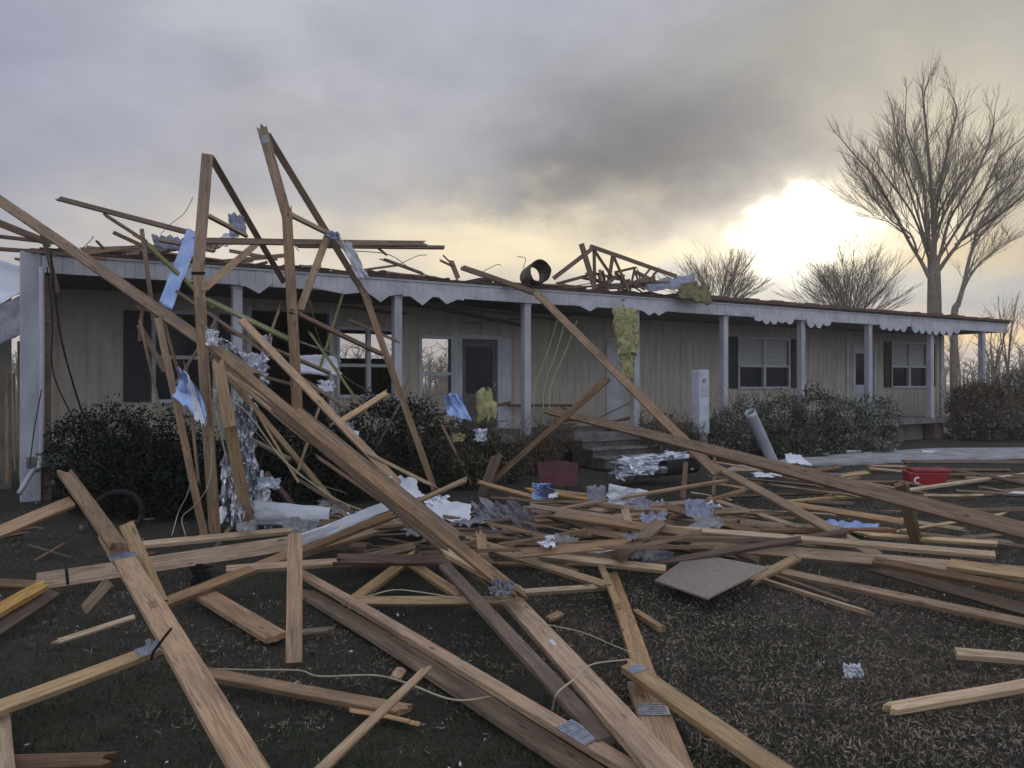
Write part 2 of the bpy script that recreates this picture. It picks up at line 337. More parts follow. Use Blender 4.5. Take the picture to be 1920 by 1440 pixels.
# ------------------------------------------------------------------ house
HX, HY = .25, 14.9; HA = math.atan2(.532, .847); U = Vector((math.cos(HA), math.sin(HA), 0)); V = Vector((-math.sin(HA), math.cos(HA), 0))
def tp(x, D=0.0):          # place along the house front seen in direction x, D metres behind the post line
    r = (x-960)/F
    return (r*(HY+V.y*D)-HX-V.x*D)/(U.x-U.y*r)
def hl(t, D, z): return Vector((HX, HY, 0))+U*t+V*D+Vector((0, 0, z))
def dep(t, D): return HY+U.y*t+V.y*D
def zat(y, t, D=0): return EYE+(HZ-y)/F*dep(t, D)
H = empty('ranch_house', (HX, HY, 0), HA)
tag(H, 'long single storey ranch house with olive siding and its roof torn off', 'house')
def wall_mesh(x0, x1, y0, y1, z0, z1, ops, battens=None):
    mb = MB(); cuts = sorted({x0, x1, *[o[0] for o in ops], *[o[1] for o in ops]})
    for a, b_ in zip(cuts, cuts[1:]):
        o = [q for q in ops if q[0] <= a+1e-6 and q[1] >= b_-1e-6]
        if not o: mb.box(a, b_, y0, y1, z0, z1)
        else:
            if o[0][2] > z0: mb.box(a, b_, y0, y1, z0, o[0][2])
            if o[0][3] < z1: mb.box(a, b_, y0, y1, o[0][3], z1)
    if battens:
        x = x0+.1
        while x < x1-.05:
            o = [q for q in ops if q[0]-.06 < x < q[1]+.06]
            for za, zb in ([(z0+.01, z1-.01)] if not o else [(z0+.01, o[0][2]-.08), (o[0][3]+.1, z1-.01)]):
                if zb-za > .05: mb.box(x-.011, x+.011, y0-.009, y0-.002, za, zb)
            x += battens
    return mb
D = 1.8
OPS = [(-6.1, -5.2, 1.3, 2.72), (-4.55, -3.15, .62, 2.85), (-2.95, -1.8, 1.35, 2.56), (-1.27, -.62, 1.1, 2.45), (-.45, .55, .62, 2.55), (7.72, 9.62, 1.46, 2.7), (12.4, 13.5, .62, 2.65), (14.32, 16.1, 1.46, 2.74)]
wall_mesh(-7.62, 17.1, D, D+.12, .0, 3.05, OPS, .2).build('wall', M['siding'], H)
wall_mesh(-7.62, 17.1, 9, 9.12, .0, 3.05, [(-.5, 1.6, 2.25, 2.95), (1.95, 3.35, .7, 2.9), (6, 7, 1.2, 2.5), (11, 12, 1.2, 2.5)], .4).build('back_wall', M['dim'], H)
MB().box(-7.62, -7.5, D+.12, 9, 0, 3.05).build('side_wall', M['siding'], H); MB().box(16.98, 17.1, D+.12, 9, 0, 3.05).build('side_wall', M['siding'], H)
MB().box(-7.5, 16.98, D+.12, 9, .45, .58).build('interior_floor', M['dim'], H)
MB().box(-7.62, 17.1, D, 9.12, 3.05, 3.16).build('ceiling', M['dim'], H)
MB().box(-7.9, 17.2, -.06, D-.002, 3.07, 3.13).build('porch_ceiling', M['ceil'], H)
fb = MB().box(-7.95, 14.1, -.18, D-.002, .46, .6)
fb.build('porch_floor', M['floor'], H, bevel=.01)
for i in range(12):
    a = -7.5+i*1.9
    MB().box(a, a+.42, -.05, .25, 0, .458).build('pier', M['brick'], H)
lt = MB().box(-7.6, 14.0, .3, .34, -.02, .459)
lt.build('skirting', M['dim'], H)
# posts
PX = [443, 743, 985, 1187, 1356, 1501, 1627, 1743, 1840]
for i, x in enumerate(PX):
    t0 = tp(x+1)
    if x == 1187: t0 = tp(1190)
    mb = MB().box(t0-.07, t0+.07, -.07, .07, .6 if t0 < 14.1 else 0, 3.05).box(t0-.082, t0+.082, -.082, .082, .602 if t0 < 14.1 else .002, .70).box(t0-.08, t0+.08, -.08, .08, 3.0, 3.048)
    mb.build('porch_post', M['post'], H, bevel=.006)
# fascia, edge, soffit
tL = -7.66
fm = MB()
xx = tL
random.seed(4)
while xx < 17.0:
    fm.box(xx, min(xx+.125, 17.0), -.125-(.004 if int(xx*8) % 2 else 0), -.085, 3.05, 3.30)
    xx += .128
fm.build('fascia', M['white'], H)
MB().box(tL, 17.0, -.150, -.131, 3.285, 3.318).build('drip_edge', M['white'], H)
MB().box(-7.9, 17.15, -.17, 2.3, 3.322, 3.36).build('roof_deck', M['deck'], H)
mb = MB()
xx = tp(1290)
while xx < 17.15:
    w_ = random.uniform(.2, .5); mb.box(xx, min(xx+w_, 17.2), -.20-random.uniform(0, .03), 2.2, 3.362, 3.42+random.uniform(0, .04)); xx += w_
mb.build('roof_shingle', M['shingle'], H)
# ragged splintered sheathing along the rest of the eave
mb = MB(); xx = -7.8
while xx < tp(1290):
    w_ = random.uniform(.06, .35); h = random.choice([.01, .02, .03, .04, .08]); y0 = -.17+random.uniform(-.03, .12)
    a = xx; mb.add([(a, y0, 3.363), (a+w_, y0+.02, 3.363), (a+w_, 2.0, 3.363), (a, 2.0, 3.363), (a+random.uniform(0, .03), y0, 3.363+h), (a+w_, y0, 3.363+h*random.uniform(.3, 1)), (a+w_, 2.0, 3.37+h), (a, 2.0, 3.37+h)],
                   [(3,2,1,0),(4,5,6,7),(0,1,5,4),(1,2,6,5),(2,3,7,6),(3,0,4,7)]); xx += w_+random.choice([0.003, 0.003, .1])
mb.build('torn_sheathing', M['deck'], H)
# left corner
MB().box(-8.02, -7.78, -.12, .22, 0, 3.32).build('corner_column', M['post'], H, bevel=.01)
MB().box(-7.775, -7.66, -.05, .2, 0, 3.04).build('corner_board', WD['dark'], H)
MB().box(-7.775, -7.64, -.127, .2, 3.052, 3.28).build('corner_bracket', M['white'], H)
# gingerbread trim runs
def run(pts):
    ps = []
    for x, y in pts:
        t_ = tp(x); ps.append((t_, zat(y, t_, -.1)))
    a, b_ = ps[0][0], ps[-1][0]
    pl = [(a, 3.10)]+ps+[(b_, 3.10)]
    MB().prism(pl, -.157, -.134).build('scalloped_trim', M['white'], H)
run([(446, 536), (457, 538), (481, 551), (507, 532)])
run([(580, 540), (640, 552), (680, 548), (692, 556), (707, 567), (722, 556), (735, 553)])
run([(748, 556), (762, 556), (785, 573), (804, 557), (815, 558), (830, 571), (850, 562), (862, 564)])
run([(1062, 572), (1078, 574), (1097, 584), (1113, 575)])
run([(1175, 580), (1195, 583), (1208, 592), (1217, 586), (1226, 592), (1240, 584), (1262, 585)])
def scal(a, b_, n, dmin=6, dmax=12, seed=0):
    r = random.Random(seed); o = []; w = (b_-a)/n
    base = lambda x: 541+.0595*(x-443)
    for i in range(n):
        x0 = a+i*w; d_ = r.uniform(dmin, dmax)
        for k in range(5):
            q = k/5; o.append((x0+w*q, base(x0+w*q)+1+d_*math.sin(math.pi*q)**.8))
    o.append((b_, base(b_))); run(o)
scal(1405, 1478, 5, 2, 9, 1); scal(1503, 1548, 3, 4, 10, 2); scal(1640, 1690, 4, 4, 9, 3); scal(1700, 1790, 7, 4, 10, 5)
# windows and doors
def window(x0, x1, z0, z1, mull=1, rail=None, pane='glass', blind=True, parts=True):
    y0 = D-.03; f = MB(); w_ = .06
    f.box(x0-w_, x0, y0, D+.08, z0-w_, z1+w_).box(x1, x1+w_, y0, D+.08, z0-w_, z1+w_).box(x0, x1, y0, D+.08, z1, z1+w_).box(x0-.0, x1, y0-.02, D+.08, z0-w_, z0)
    for i in range(1, mull+1):
        c = x0+(x1-x0)*i/(mull+1); f.box(c-.04, c+.04, y0+.003, D+.07, z0, z1)
    r = rail or (z0+z1)/2-.05
    cs = [x0]+[x0+(x1-x0)*i/(mull+1) for i in range(1, mull+1)]+[x1]
    for i in range(mull+1):
        a = cs[i]+(.04 if i else 0); b_ = cs[i+1]-(.04 if i < mull else 0)
        f.box(a, b_, y0+.01, D+.06, r-.03, r+.03)
    o = f.build('window', M['white'], H)
    MB().box(x0, x1, D+.062, D+.068, z0, z1).build('pane', M[pane], o)
    if blind: MB().box(x0, x1, D+.05, D+.056, r, z1-.001).build('blind', M['curtain'], o)
    return o
def shutter(x0, x1, z0, z1):
    mb = MB().box(x0, x0+.05, D-.05, D-.018, z0, z1).box(x1-.05, x1, D-.05, D-.018, z0, z1).box(x0+.05, x1-.05, D-.035, D-.018, z0, z1)
    z = z0+.04
    while z < z1-.04: mb.box(x0+.05, x1-.05, D-.048, D-.036, z, z+.03); z += .055
    mb.build('shutter', M['shutter'], H)
window(-6.1, -5.2, 1.3, 2.72, 0, 2.0, blind=False); shutter(-6.58, -6.18, 1.27, 2.75); shutter(-5.1, -4.72, 1.27, 2.75)
window(-2.95, -1.8, 1.35, 2.56, 1, 1.9, pane='clear', blind=False)
window(-1.27, -.62, 1.1, 2.45, 0, 1.75, pane='clear', blind=False)
window(7.72, 9.62, 1.46, 2.7, 1, 2.0); shutter(7.25, 7.62, 1.42, 2.74); shutter(9.72, 10.1, 1.42, 2.74)
window(14.32, 16.1, 1.46, 2.74, 1, 2.05); shutter(13.9, 14.24, 1.42, 2.78); shutter(16.2, 16.55, 1.42, 2.78)
def door(x0, x1, z1, glass):
    f = MB().box(x0, x0+.08, D-.03, D+.1, .62, z1).box(x1-.08, x1, D-.03, D+.1, .62, z1).box(x0+.08, x1-.08, D-.03, D+.1, z1-.09, z1)
    fr = f.build('door_frame', M['white'], H)
    a, b_ = x0+.085, x1-.085
    d = MB().box(a, a+.1, D+.02, D+.07, .63, z1-.1).box(b_-.1, b_, D+.02, D+.07, .63, z1-.1).box(a+.1, b_-.1, D+.02, D+.07, .63, glass).box(a+.1, b_-.1, D+.02, D+.07, z1-.24, z1-.1)
    do = d.build('door', M['white'] if z1 > 2.6 else M['ceil'], H)
    MB().box(a+.1, b_-.1, D+.04, D+.046, glass, z1-.24).build('pane', M['glass'], do)
    MB().box(b_-.08, b_-.04, D-.01, D+.018, 1.5, 1.56).build('handle', M['plate'], do)
MB().box(-.555, -.455, D-.03, D-.012, .62, 2.6).build('trim_board', M['white'], H); MB().box(.555, .80, D-.03, D-.012, .62, 2.5).build('trim_board', M['white'], H)
MB().box(-4.63, -4.55, D-.03, D+.1, .62, 2.93).build('trim_board', M['white'], H); MB().box(-3.15, -3.07, D-.03, D+.1, .62, 2.93).build('trim_board', M['white'], H)
door(-.45, .55, 2.55, 1.35); door(12.4, 13.5, 2.65, 1.5)
mb = MB().box(tp(1590, D)-.1, tp(1590, D)+.02, D-.03, D-.018, .62, 3.0); mb.build('trim_board', M['white'], H)
MB().box(16.9, 17.08, D-.03, D-.018, .1, 3.04).build('trim_board', M['white'], H)
MB().box(tp(1136, D), tp(1170, D), D-.03, D-.018, .62, 2.6).build('trim_board', M['white'], H)
# steps
st = MB()
for i in range(4): st.box(1.0, 2.9, -.5-.3*i, -.2-.3*i+(.28 if i else 0)*0, 0, .60-.15*(i+0)-.14+.0)
st = MB()
for i, zt in enumerate((.46, .32, .18, .06)): st.box(.95, 3.0, -.5-.32*i, -.182-.32*i, 0, zt)
st.build('porch_steps', M['stepside'], H, bevel=.012)
stn = MB()
for i, zt in enumerate((.46, .32, .18)): stn.box(.93, 3.02, -.53-.32*i, -.19-.32*i, zt+.002, zt+.035)
stn.build('step_tread', M['floor'], H)
# sagging ceiling boards and hanging bits under the porch
for i, (a, b_, s0, s1, yy) in enumerate([(770, 1050, 565, 600, .5), (800, 985, 575, 612, 1.1), (640, 760, 575, 590, .9), (880, 1090, 606, 590, 1.4)]):
    t0, t1 = tp(a, yy), tp(b_, yy); p0 = (t0, yy, zat(s0, t0, yy)); p1 = (t1, yy, zat(s1, t1, yy))
    mb = MB(); mb.add([(p0[0], yy-.2, p0[2]), (p1[0], yy-.2, p1[2]), (p1[0], yy+.2, p1[2]), (p0[0], yy+.2, p0[2]), (p0[0], yy-.2, p0[2]+.012), (p1[0], yy-.2, p1[2]+.012), (p1[0], yy+.2, p1[2]+.012), (p0[0], yy+.2, p0[2]+.012)],
           [(3,2,1,0),(4,5,6,7),(0,1,5,4),(1,2,6,5),(2,3,7,6),(3,0,4,7)]); mb.build('sagging_ceiling_board', M['ceil'], H)
# ------------------------------------------------------------------ lumber
bn = [0]
def board_mesh(L, w, th, jag0=.004, jag1=.004, bow=0.0, seed=0, taper=1.0):
    r = random.Random(seed); nj = 5; ns = max(6, int(L/.22)); c = min(.003, th*.15)
    ws = [-w/2+c+(w-2*c)*i/(nj-1) for i in range(nj)]
    prof = [(x, th/2) for x in ws]+[(w/2, th/2-c), (w/2, -th/2+c)]+[(x, -th/2) for x in reversed(ws)]+[(-w/2, -th/2+c), (-w/2, th/2-c)]
    n = len(prof)
    def jg(j):
        b_ = [r.random()**1.6*j for _ in range(nj)]
        return b_+[b_[-1]*.9]*2+[x*(.6+.5*r.random()) for x in reversed(b_)]+[b_[0]*.9]*2
    J0, J1 = jg(jag0), jg(jag1); vs = []; ph = r.uniform(0, 6)
    for i in range(ns+1):
        s = i/ns; x = -L/2+L*s; b1 = bow*(4*s*(1-s)-.5)*L; b2 = .25*bow*math.sin(s*5+ph)*L; tw = 1+(taper-1)*s
        for k, (y, z) in enumerate(prof):
            xx = x+(-J0[k] if i == 0 and jag0 > .01 else 0)+(J1[k] if i == ns and jag1 > .01 else 0)
            vs.append((xx, y*tw+b2, z+b1))
    fs = [(i*n+k, i*n+(k+1) % n, (i+1)*n+(k+1) % n, (i+1)*n+k) for i in range(ns) for k in range(n)]
    for base, rev in ((0, True), (ns*n, False)):
        # end caps as strips
        for k in range(nj-1):
            q = (base+k, base+k+1, base+(2*nj+1)-k-1, base+(2*nj+1)-k); q = tuple(reversed(q)) if rev else q; fs.append(q)
        e = (base+nj-1, base+nj, base+nj+1, base+nj+2); fs.append(tuple(reversed(e)) if rev else e)
        e = (base+n-1, base+0, base+2*nj+1, base+n-2); fs.append(tuple(reversed(e)) if rev else e)
    return mesh('board', vs, fs)
def frame(p0, p1, k, toc=None):
    a = (p1-p0); L = a.length; a = a/L; mid = (p0+p1)/2
    tocam = (Vector((0, 0, EYE))-mid).normalized()
    if toc is not None: tocam = toc
    tg = (Vector((0, 0, 1))*k+tocam*(1-abs(k))); n = tg-a*a.dot(tg)
    if n.length < .05: n = tocam-a*a.dot(tocam)
    n.normalize(); yv = n.cross(a)
    m = Matrix((a, yv, n)).transposed().to_4x4(); m.translation = mid
    return m, L
def B(x0, y0, s0, x1, y1, s1, w, tone, label=None, k=.6, th=.038, j0=.004, j1=.004, bow=0.0, name='board', parent=None, cat='board', group=None, taper=1.0):
    p0, p1 = PT(x0, y0, s0), PT(x1, y1, s1); bn[0] += 1
    q = random.Random(bn[0]*7); 
    if j0 == .004 and q.random() < .5: j0 = q.uniform(.04, .2)
    if j1 == .004 and q.random() < .5: j1 = q.uniform(.04, .2)
    if bow == 0: bow = q.uniform(-.005, .005)
    m, L = frame(p0, p1, k)
    me = board_mesh(L, w, th, j0, j1, bow, bn[0], taper)
    o = link(name, me, WD[tone] if tone in WD else M[tone])
    if parent:
        o.parent = parent; o.matrix_local = parent.matrix_basis.inverted() @ m
    else:
        o.matrix_world = m; tag(o, label, cat, group)
    return o
def plate(b, s, size=(.16, .11), side=1, name='gusset_plate', mat='plate', th=.038):
    """toothed truss plate pressed on a board's face; s: metres along the board from its middle"""
    me = MB(); a, c = size; z0 = side*(th/2+.0015); z1 = z0+side*.003
    me.box(s-a/2, s+a/2, -c/2, c/2, min(z0, z1), max(z0, z1))
    for i in range(int(a/.02)):
        me.box(s-a/2+.008+i*.02, s-a/2+.013+i*.02, -c/2+.008, c/2-.008, max(z0, z1)+.0003 if side > 0 else min(z0, z1)-.002, max(z0, z1)+.002 if side > 0 else min(z0, z1)-.0003)
    o = link(name, mesh(name, me.v, me.f), M[mat]); o.parent = b; return o
# foreground, left
b1 = B(203, 1003, 'z.60', 480, 1460, 'z.22', 0.118, 'warm', 'wide warm plank with plate and dark strap, down to bottom edge left of centre', .62, bow=.004)
plate(b1, -1.0, (.12, .15)); plate(b1, -.15, (.10, .06), mat='black')
B(124, 890, 'z.88', 218, 1020, 'z.62', 0.098, 'grey', 'weathered splintered plank whose top end rises in front of the corner column', .5, j0=.12)
B(-80, 1032, 5.3, 135, 941, 5.9, 0.090, 'warm', 'tan board coming in from the left edge below the white corner column', .45, bow=.006)
b_ = B(70, 1092, 'z.12', 560, 1018, 'z.18', .14, 'warm', 'square-ended tan plank lying crosswise under the long left plank', .35)
plate(b_, -.8, (.02, .13), mat='black')
B(268, 1021, 'z.15', 745, 978, 'z.15', .089, 'pale', 'long pale stud lying behind the crosswise plank at left', .75)
B(237, 984, 4.95, 298, 1124, 4.75, .085, 'pale', 'short grey-tan stub standing against the wide left plank', .15)
B(-60, 1178, 'z.16', 76, 1100, 'z.16', .10, 'orange', 'upper of two orange-brown boards meeting the square plank end at left edge', .7)
B(-60, 1215, 'z.08', 98, 1112, 'z.08', .10, 'grey', 'lower brown board in shadow beside the orange-brown one at left edge', .3)
B(-70, 1091, 6.2, 70, 1098, 6.3, .075, 'grey', 'short grey stub at the left edge butting the square plank end', .5)
b_ = B(-60, 1350, 'z.12', 290, 1219, 'z.14', 0.070, 'orange', 'golden stud from the left edge to the strapped joint of the wide plank', .55, bow=-.004)
plate(b_, .40, (.07, .065))
B(118, 1200, 'z.05', 252, 1157, 'z.10', 0.035, 'pale', 'thin pale broken lath left of the wide plank in the grass', .5, j0=.08, th=0.020)
B(162, 1142, 'z.08', 205, 1092, 'z.25', .08, 'grey', 'stubby offcut tucked under the silver plate of the wide left plank', .4, j0=.03)
B(2, 1350, 'z.05', 14, 1500, 'z.05', .07, 'pale', 'white-washed board end at the bottom left corner', .9)
B(22, 1433, 'z.03', 192, 1428, 'z.03', .07, 'rust', 'rotten reddish board on the grass at the bottom left', .6, j0=.04, j1=.07)
B(372, 1108, 'z.10', 518, 1196, 'z.03', .14, 'warm', 'short square-cut plank lying flat on the grass under the black knot', .8, j1=.02)
B(553, 1013, 4.95, 551, 1245, 'z.03', .09, 'warm', 'short stud leaning almost upright, centre left, its foot in the grass', .1)
B(306, 1132, 'z.10', 745, 962, 'z.45', 0.078, 'warm', 'long diagonal stud rising right under the white strip', .55)
B(735, 962, 6.8, 872, 900, 6.5, 0.045, 'pale', 'pale stick end poking up right of the long fallen chord', .5, j1=.015, th=0.025)
B(560, 1040, 'z.25', 750, 982, 'z.25', .075, 'warm', 'short stud lying just below the white strip', .6, j1=.05)
B(424, 1068, 'z.22', 745, 1048, 'z.22', .06, 'warm', 'slim horizontal stud crossing behind the upright leaning stud', .5, bow=.006)
B(640, 1056, 'z.2', 775, 1026, 'z.25', .07, 'rust', 'reddish stub angled up to the long fallen chord', .5, j1=.04)
B(668, 1122, 'z.06', 762, 1052, 'z.2', .08, 'warm', 'short brace making the left side of a small triangle on the grass', .6)
B(768, 1054, 'z.2', 862, 1118, 'z.05', .07, 'warm', 'short brace making the right side of a small triangle on the grass', .6)
B(660, 1127, 'z.08', 965, 1127, 'z.08', .06, 'pale', 'thin pale stud forming the base of a small triangle on the grass', .35)
B(950, 1113, 'z.12', 1134, 1101, 'z.12', .04, 'pale', 'thin lath running right from the broken end of the long chord', .5)
b_ = B(563, 1074, 'z.12', 1200, 1450, 'z.14', .07, 'warm', 'long stud running from the leaning stud to the bottom centre above a flat plank', .72, bow=.003)
plate(b_, 1.55, (.2, .09)); plate(b_, -.2, (.08, .05))
B(575, 1112, 'z.02', 1130, 1462, 'z.04', .118, 'grey', 'wide greyish plank lying flat on the grass at bottom centre', .95)
b_ = B(940, 1104, 'z.16', 1262, 1462, 'z.22', .126, 'warm', 'widest tan plank at bottom centre with pale knots and printed grade marks', .72, bow=.003)
plate(b_, -.1, (.09, .02), mat='vinyl')
B(838, 1066, 'z.3', 1138, 1392, 'z.15', 0.078, 'grey', 'brown stud lying just left of the widest tan plank', .6)
B(1146, 1078, 'z.05', 1212, 1275, 'z.10', 0.105, 'warm', 'short wide plank pointing away, right of the widest tan plank', .75, j0=.12)
b_ = B(1205, 1285, 'z.05', 1272, 1470, 'z.06', 0.155, 'warm', 'broad board end with a silver plate under the bottom right diagonal', .9)
plate(b_, -.15, (.13, .14))
b_ = B(1180, 1252, 'z.17', 1480, 1462, 'z.12', 0.092, 'pale', 'pale diagonal plank running to the bottom edge right of centre', .75, bow=-.003)
plate(b_, -.49, (.07, .08))
B(1128, 1064, 'z.15', 1158, 1135, 'z.12', .05, 'pale', 'pointed splinter standing off the short wide plank', .4, j0=.1)
B(785, 1268, 'z.30', 595, 1450, 'z.22', 0.032, 'pale', 'split pale lath slanting down to the bottom edge left of centre', .4, j0=.12, taper=1.3, th=0.020)
B(384, 1263, 'z.05', 745, 1330, 'z.05', 0.062, 'warm', 'reddish-tan stud on the grass right of the wide left plank', .55, j0=.05)
B(1195, 1150, 'z.02', 1238, 1178, 'z.03', .045, 'orange', 'small golden wood chip on the leaf litter', .8, j0=.05, j1=.05)
# the long fallen chord (two lengths) and its partner
A1 = B(-60, 336, 10.4, 470, 700, 8.3, 0.125, 'grey', 'long grey rafter coming down from the top left corner over the eave', .25, bow=.003)
b_ = B(392, 646, 8.2, 955, 1106, 5.0, 0.086, 'grey', 'longest grey-tan chord slanting down from the porch to the middle of the yard', .5, j1=.16, bow=-.004)
B(560, 772, 7.3, 962, 1108, 5.1, .05, 'warm', 'narrow lit batten along the upper edge of the longest chord', .6, j0=.1, j1=.05)
B(400, 672, 8.5, 900, 1080, 5.6, .085, 'rust', 'shadowed brown chord directly under the longest chord', .2, j1=.2, bow=.004)
B(452, 600, 8.7, 745, 905, 7.0, 0.078, 'warm', 'second tan chord parallel to the longest one on its right side', .4, bow=.003)
B(560, 770, 8.0, 860, 1010, 6.0, .08, 'grey', 'thin brown stud wedged between the two long chords', .4, j1=.08)
B(845, 1040, 'z.35', 962, 1104, 'z.25', .075, 'pale', 'pale split end of lumber beside the foot of the longest chord', .7, j0=.2)
B(422, 700, 7.9, 646, 966, 'z.15', .055, 'pale', 'thin pale stick slanting down in front of the dark hedge', .4)
B(428, 702, 7.8, 572, 823, 7.4, .03, 'pale', 'thin bright batten just below the longest chord', .5)
B(468, 822, 8.6, 545, 862, 8.4, .035, 'grey', 'short dull stick in front of the hedge near the foil', .5)
B(388, 562, 9.0, 545, 638, 8.8, .055, 'green', 'mossy green batten behind the first tall leg, near the porch', .5)
B(280, 462, 9.4, 402, 578, 9.2, .045, 'green', 'mossy stick crossing the blue foil strip', .5)
B(430, 620, 9.0, 620, 700, 9.4, .04, 'grey', 'thin grey lath hanging under the porch at left', .5)
B(296, 596, 8.5, 384, 1008, 'z.0', .075, 'grey', 'slim grey stick standing left of the first tall leg', .1, bow=.004)
B(262, 612, 9.0, 306, 690, 8.6, .06, 'dark', 'short dark stick beside the black shutter', .3, j0=.05)
B(266, 430, 9.6, 288, 600, 9.4, .05, 'grey', 'thin upright stick crossing the eave left of the blue strip', .1)
B(410, 690, 7.5, 432, 800, 7.55, .11, 'orange', 'short orange-yellow post stub tied with a cord', .1)
B(428, 780, 7.6, 468, 1000, 'z.02', .115, 'orange', 'orange-yellow post standing in front of the foil heap', .1, th=.06)
B(500, 890, 9.0, 560, 960, 'z.02', .09, 'rust', 'reddish board end in the hedge shadow', .4)
B(262, 600, 8.9, 300, 770, 8.7, .03, 'grey', 'very thin twig-like lath by the shutter', .2)
B(640, 790, 8.4, 720, 740, 8.8, .06, 'orange', 'small orange-tinted brace by the second tall leg', .4)
B(905, 918, 'z.05', 1136, 714, 10.6, .085, 'grey', 'diagonal grey brace leaning up to the right from the centre heap', .3)
B(1004, 548, 14.2, 1345, 888, 9.6, 0.125, 'grey', 'long grey rafter sliding off the eave right of centre', .35)
b_ = B(1300, 852, 'z.45', 1640, 1040, 'z.12', 0.125, 'warm', 'tan plank continuing the rafter down into the right-hand heap', .6, bow=.003)
plate(b_, -.6, (.25, .12), mat='plate')
B(868, 502, 14.8, 1000, 548, 14.2, .12, 'dark', 'short brown rafter end lying on the eave beside the round duct', .5, j0=.05)
B(1030, 770, 12.0, 1990, 1010, 5.0, .125, 'grey', 'very long dull brown chord running from the porch steps to the right edge', .35, bow=.004)
# right
B(1238, 990, 'z.28', 1866, 1041, 'z.28', 0.062, 'pale', 'long pale stud with a clean end crossing the right side of the yard', .62)
B(1300, 1020, 'z.16', 1960, 1078, 'z.18', 0.100, 'warm', 'wide tan board just below the long pale stud at right', .4)
b_ = B(1436, 1066, 'z.06', 1980, 1182, 'z.06', 0.068, 'warm', 'tan stud at right running to the edge with bent nails standing up', .6)
for s in (-1.1, -.55):
    MB().tube([(s, 0, .018), (s+.005, .004, .07), (s+.02, .01, .10)], .003, 5).build('nail', M['cable'], b_)
B(1416, 1083, 'z.02', 1616, 1146, 'z.02', .022, 'pale', 'thin pale lath on the ground beside the particle board', .6)
B(1440, 1076, 'z.04', 1590, 1130, 'z.02', .028, 'rust', 'thin reddish lath beside the pale one near the particle board', .6)
B(1650, 1068, 'z.10', 1980, 1160, 'z.05', 0.080, 'grey', 'dull brown board in the shade of the wide tan board at right', .3)
B(1640, 1052, 'z.2', 1980, 1118, 'z.2', .07, 'rust', 'reddish stud below the wide tan board at the right edge', .6)
B(1780, 1058, 'z.22', 1990, 1088, 'z.25', .10, 'pale', 'pale board end at the right edge above the wide tan board', .6)
B(1638, 1004, 'z.12', 1870, 1020, 'z.12', .05, 'pale', 'slim pale stud behind the end of the long pale stud', .6)
B(1468, 944, 'z.08', 1692, 979, 'z.12', .085, 'warm', 'tan stud behind the long rafter plank, right of centre', .5)
B(1690, 976, 'z.10', 1800, 993, 'z.05', .05, 'pale', 'pale pointed lath right of the leaning stakes', .5, j1=.15)
B(1464, 942, 'z.05', 1664, 925, 'z.05', .045, 'pale', 'pale lath lying on the far lawn right of centre', .6)
B(1686, 908, 'z.72', 1718, 1024, 'z.05', .08, 'grey', 'short stake standing below the red box', .1)
B(1700, 912, 'z.70', 1728, 1020, 'z.05', .035, 'pale', 'thin pale stake beside the thicker one below the red box', .1)
B(1702, 919, 'z.08', 1960, 884, 'z.08', .06, 'pale', 'pale lath slanting up to the right edge behind the red box', .6)
B(1755, 876, 'z.10', 1980, 918, 'z.10', .07, 'rust', 'reddish stud crossing the pale lath at the right edge', .5)
B(1632, 879, 'z.12', 1716, 888, 'z.12', .05, 'pale', 'short pale stick touching the left side of the red box', .6)
B(1560, 905, 'z.05', 1980, 900, 'z.05', .06, 'grey', 'grey stud lying flat behind the leaning stakes', .6)
B(1700, 866, 'z.15', 1980, 868, 'z.15', .08, 'rust', 'farthest reddish stud, level with the top of the red box', .5)
B(1740, 890, 'z.10', 1960, 893, 'z.08', .06, 'dark', 'dark stud on the far lawn beyond the red box', .5)
B(1875, 924, 'z.03', 1960, 927, 'z.03', .06, 'vinyl', 'white trim strip on the lawn at the right edge', .7, name='trim_strip', cat='trim strip')
B(1792, 1225, 'z.06', 1990, 1241, 'z.06', 0.062, 'pale', 'stud end with two nail holes at the right edge, on leaf litter', .65)
B(1672, 1330, 'z.04', 1990, 1272, 'z.10', 0.058, 'pale', 'pale mitre-cut stud at the bottom right edge', .62, bow=-.006, j0=.05)
# centre heap, named pieces
B(902, 1006, 'z.30', 908, 1062, 'z.12', .085, 'warm', 'small upright block right of the longest chord', .1)
B(914, 1029, 'z.2', 1134, 1097, 'z.15', .06, 'pale', 'stud sloping down right to the point of the thin lath', .5)
B(1018, 1042, 'z.15', 1248, 1068, 'z.12', .07, 'pale', 'pale stud with a dark end left of the particle board', .6)
B(1000, 1028, 'z.08', 1140, 1048, 'z.08', .06, 'grey', 'dull stud just behind the pale one left of the particle board', .6)
B(1156, 1048, 'z.2', 1236, 982, 'z.35', .11, 'grey', 'short grey-brown board tilted up left of the long pale stud', .5)
B(1172, 958, 'z.35', 1182, 992, 'z.25', .075, 'pale', 'small pale block standing in the centre heap', .2)
B(985, 953, 'z.2', 1190, 1020, 'z.2', .06, 'grey', 'brown stud running down through the centre heap', .4)
B(1050, 966, 'z.3', 1300, 1002, 'z.28', .09, 'warm', 'tan stud at the heart of the centre heap', .5)
B(1240, 985, 'z.2', 1420, 1050, 'z.1', .06, 'rust', 'reddish stud passing behind the particle board', .5)
B(1330, 935, 'z.1', 1500, 990, 'z.1', .06, 'warm', 'tan stud under the foot of the rafter plank', .5)
B(1250, 950, 'z.3', 1420, 1000, 'z.2', .08, 'rust', 'reddish-brown board left of the rafter plank', .4)
B(1286, 868, 'z.4', 1280, 935, 'z.1', .07, 'rust', 'reddish upright stub right of the silver duct wrap', .1)
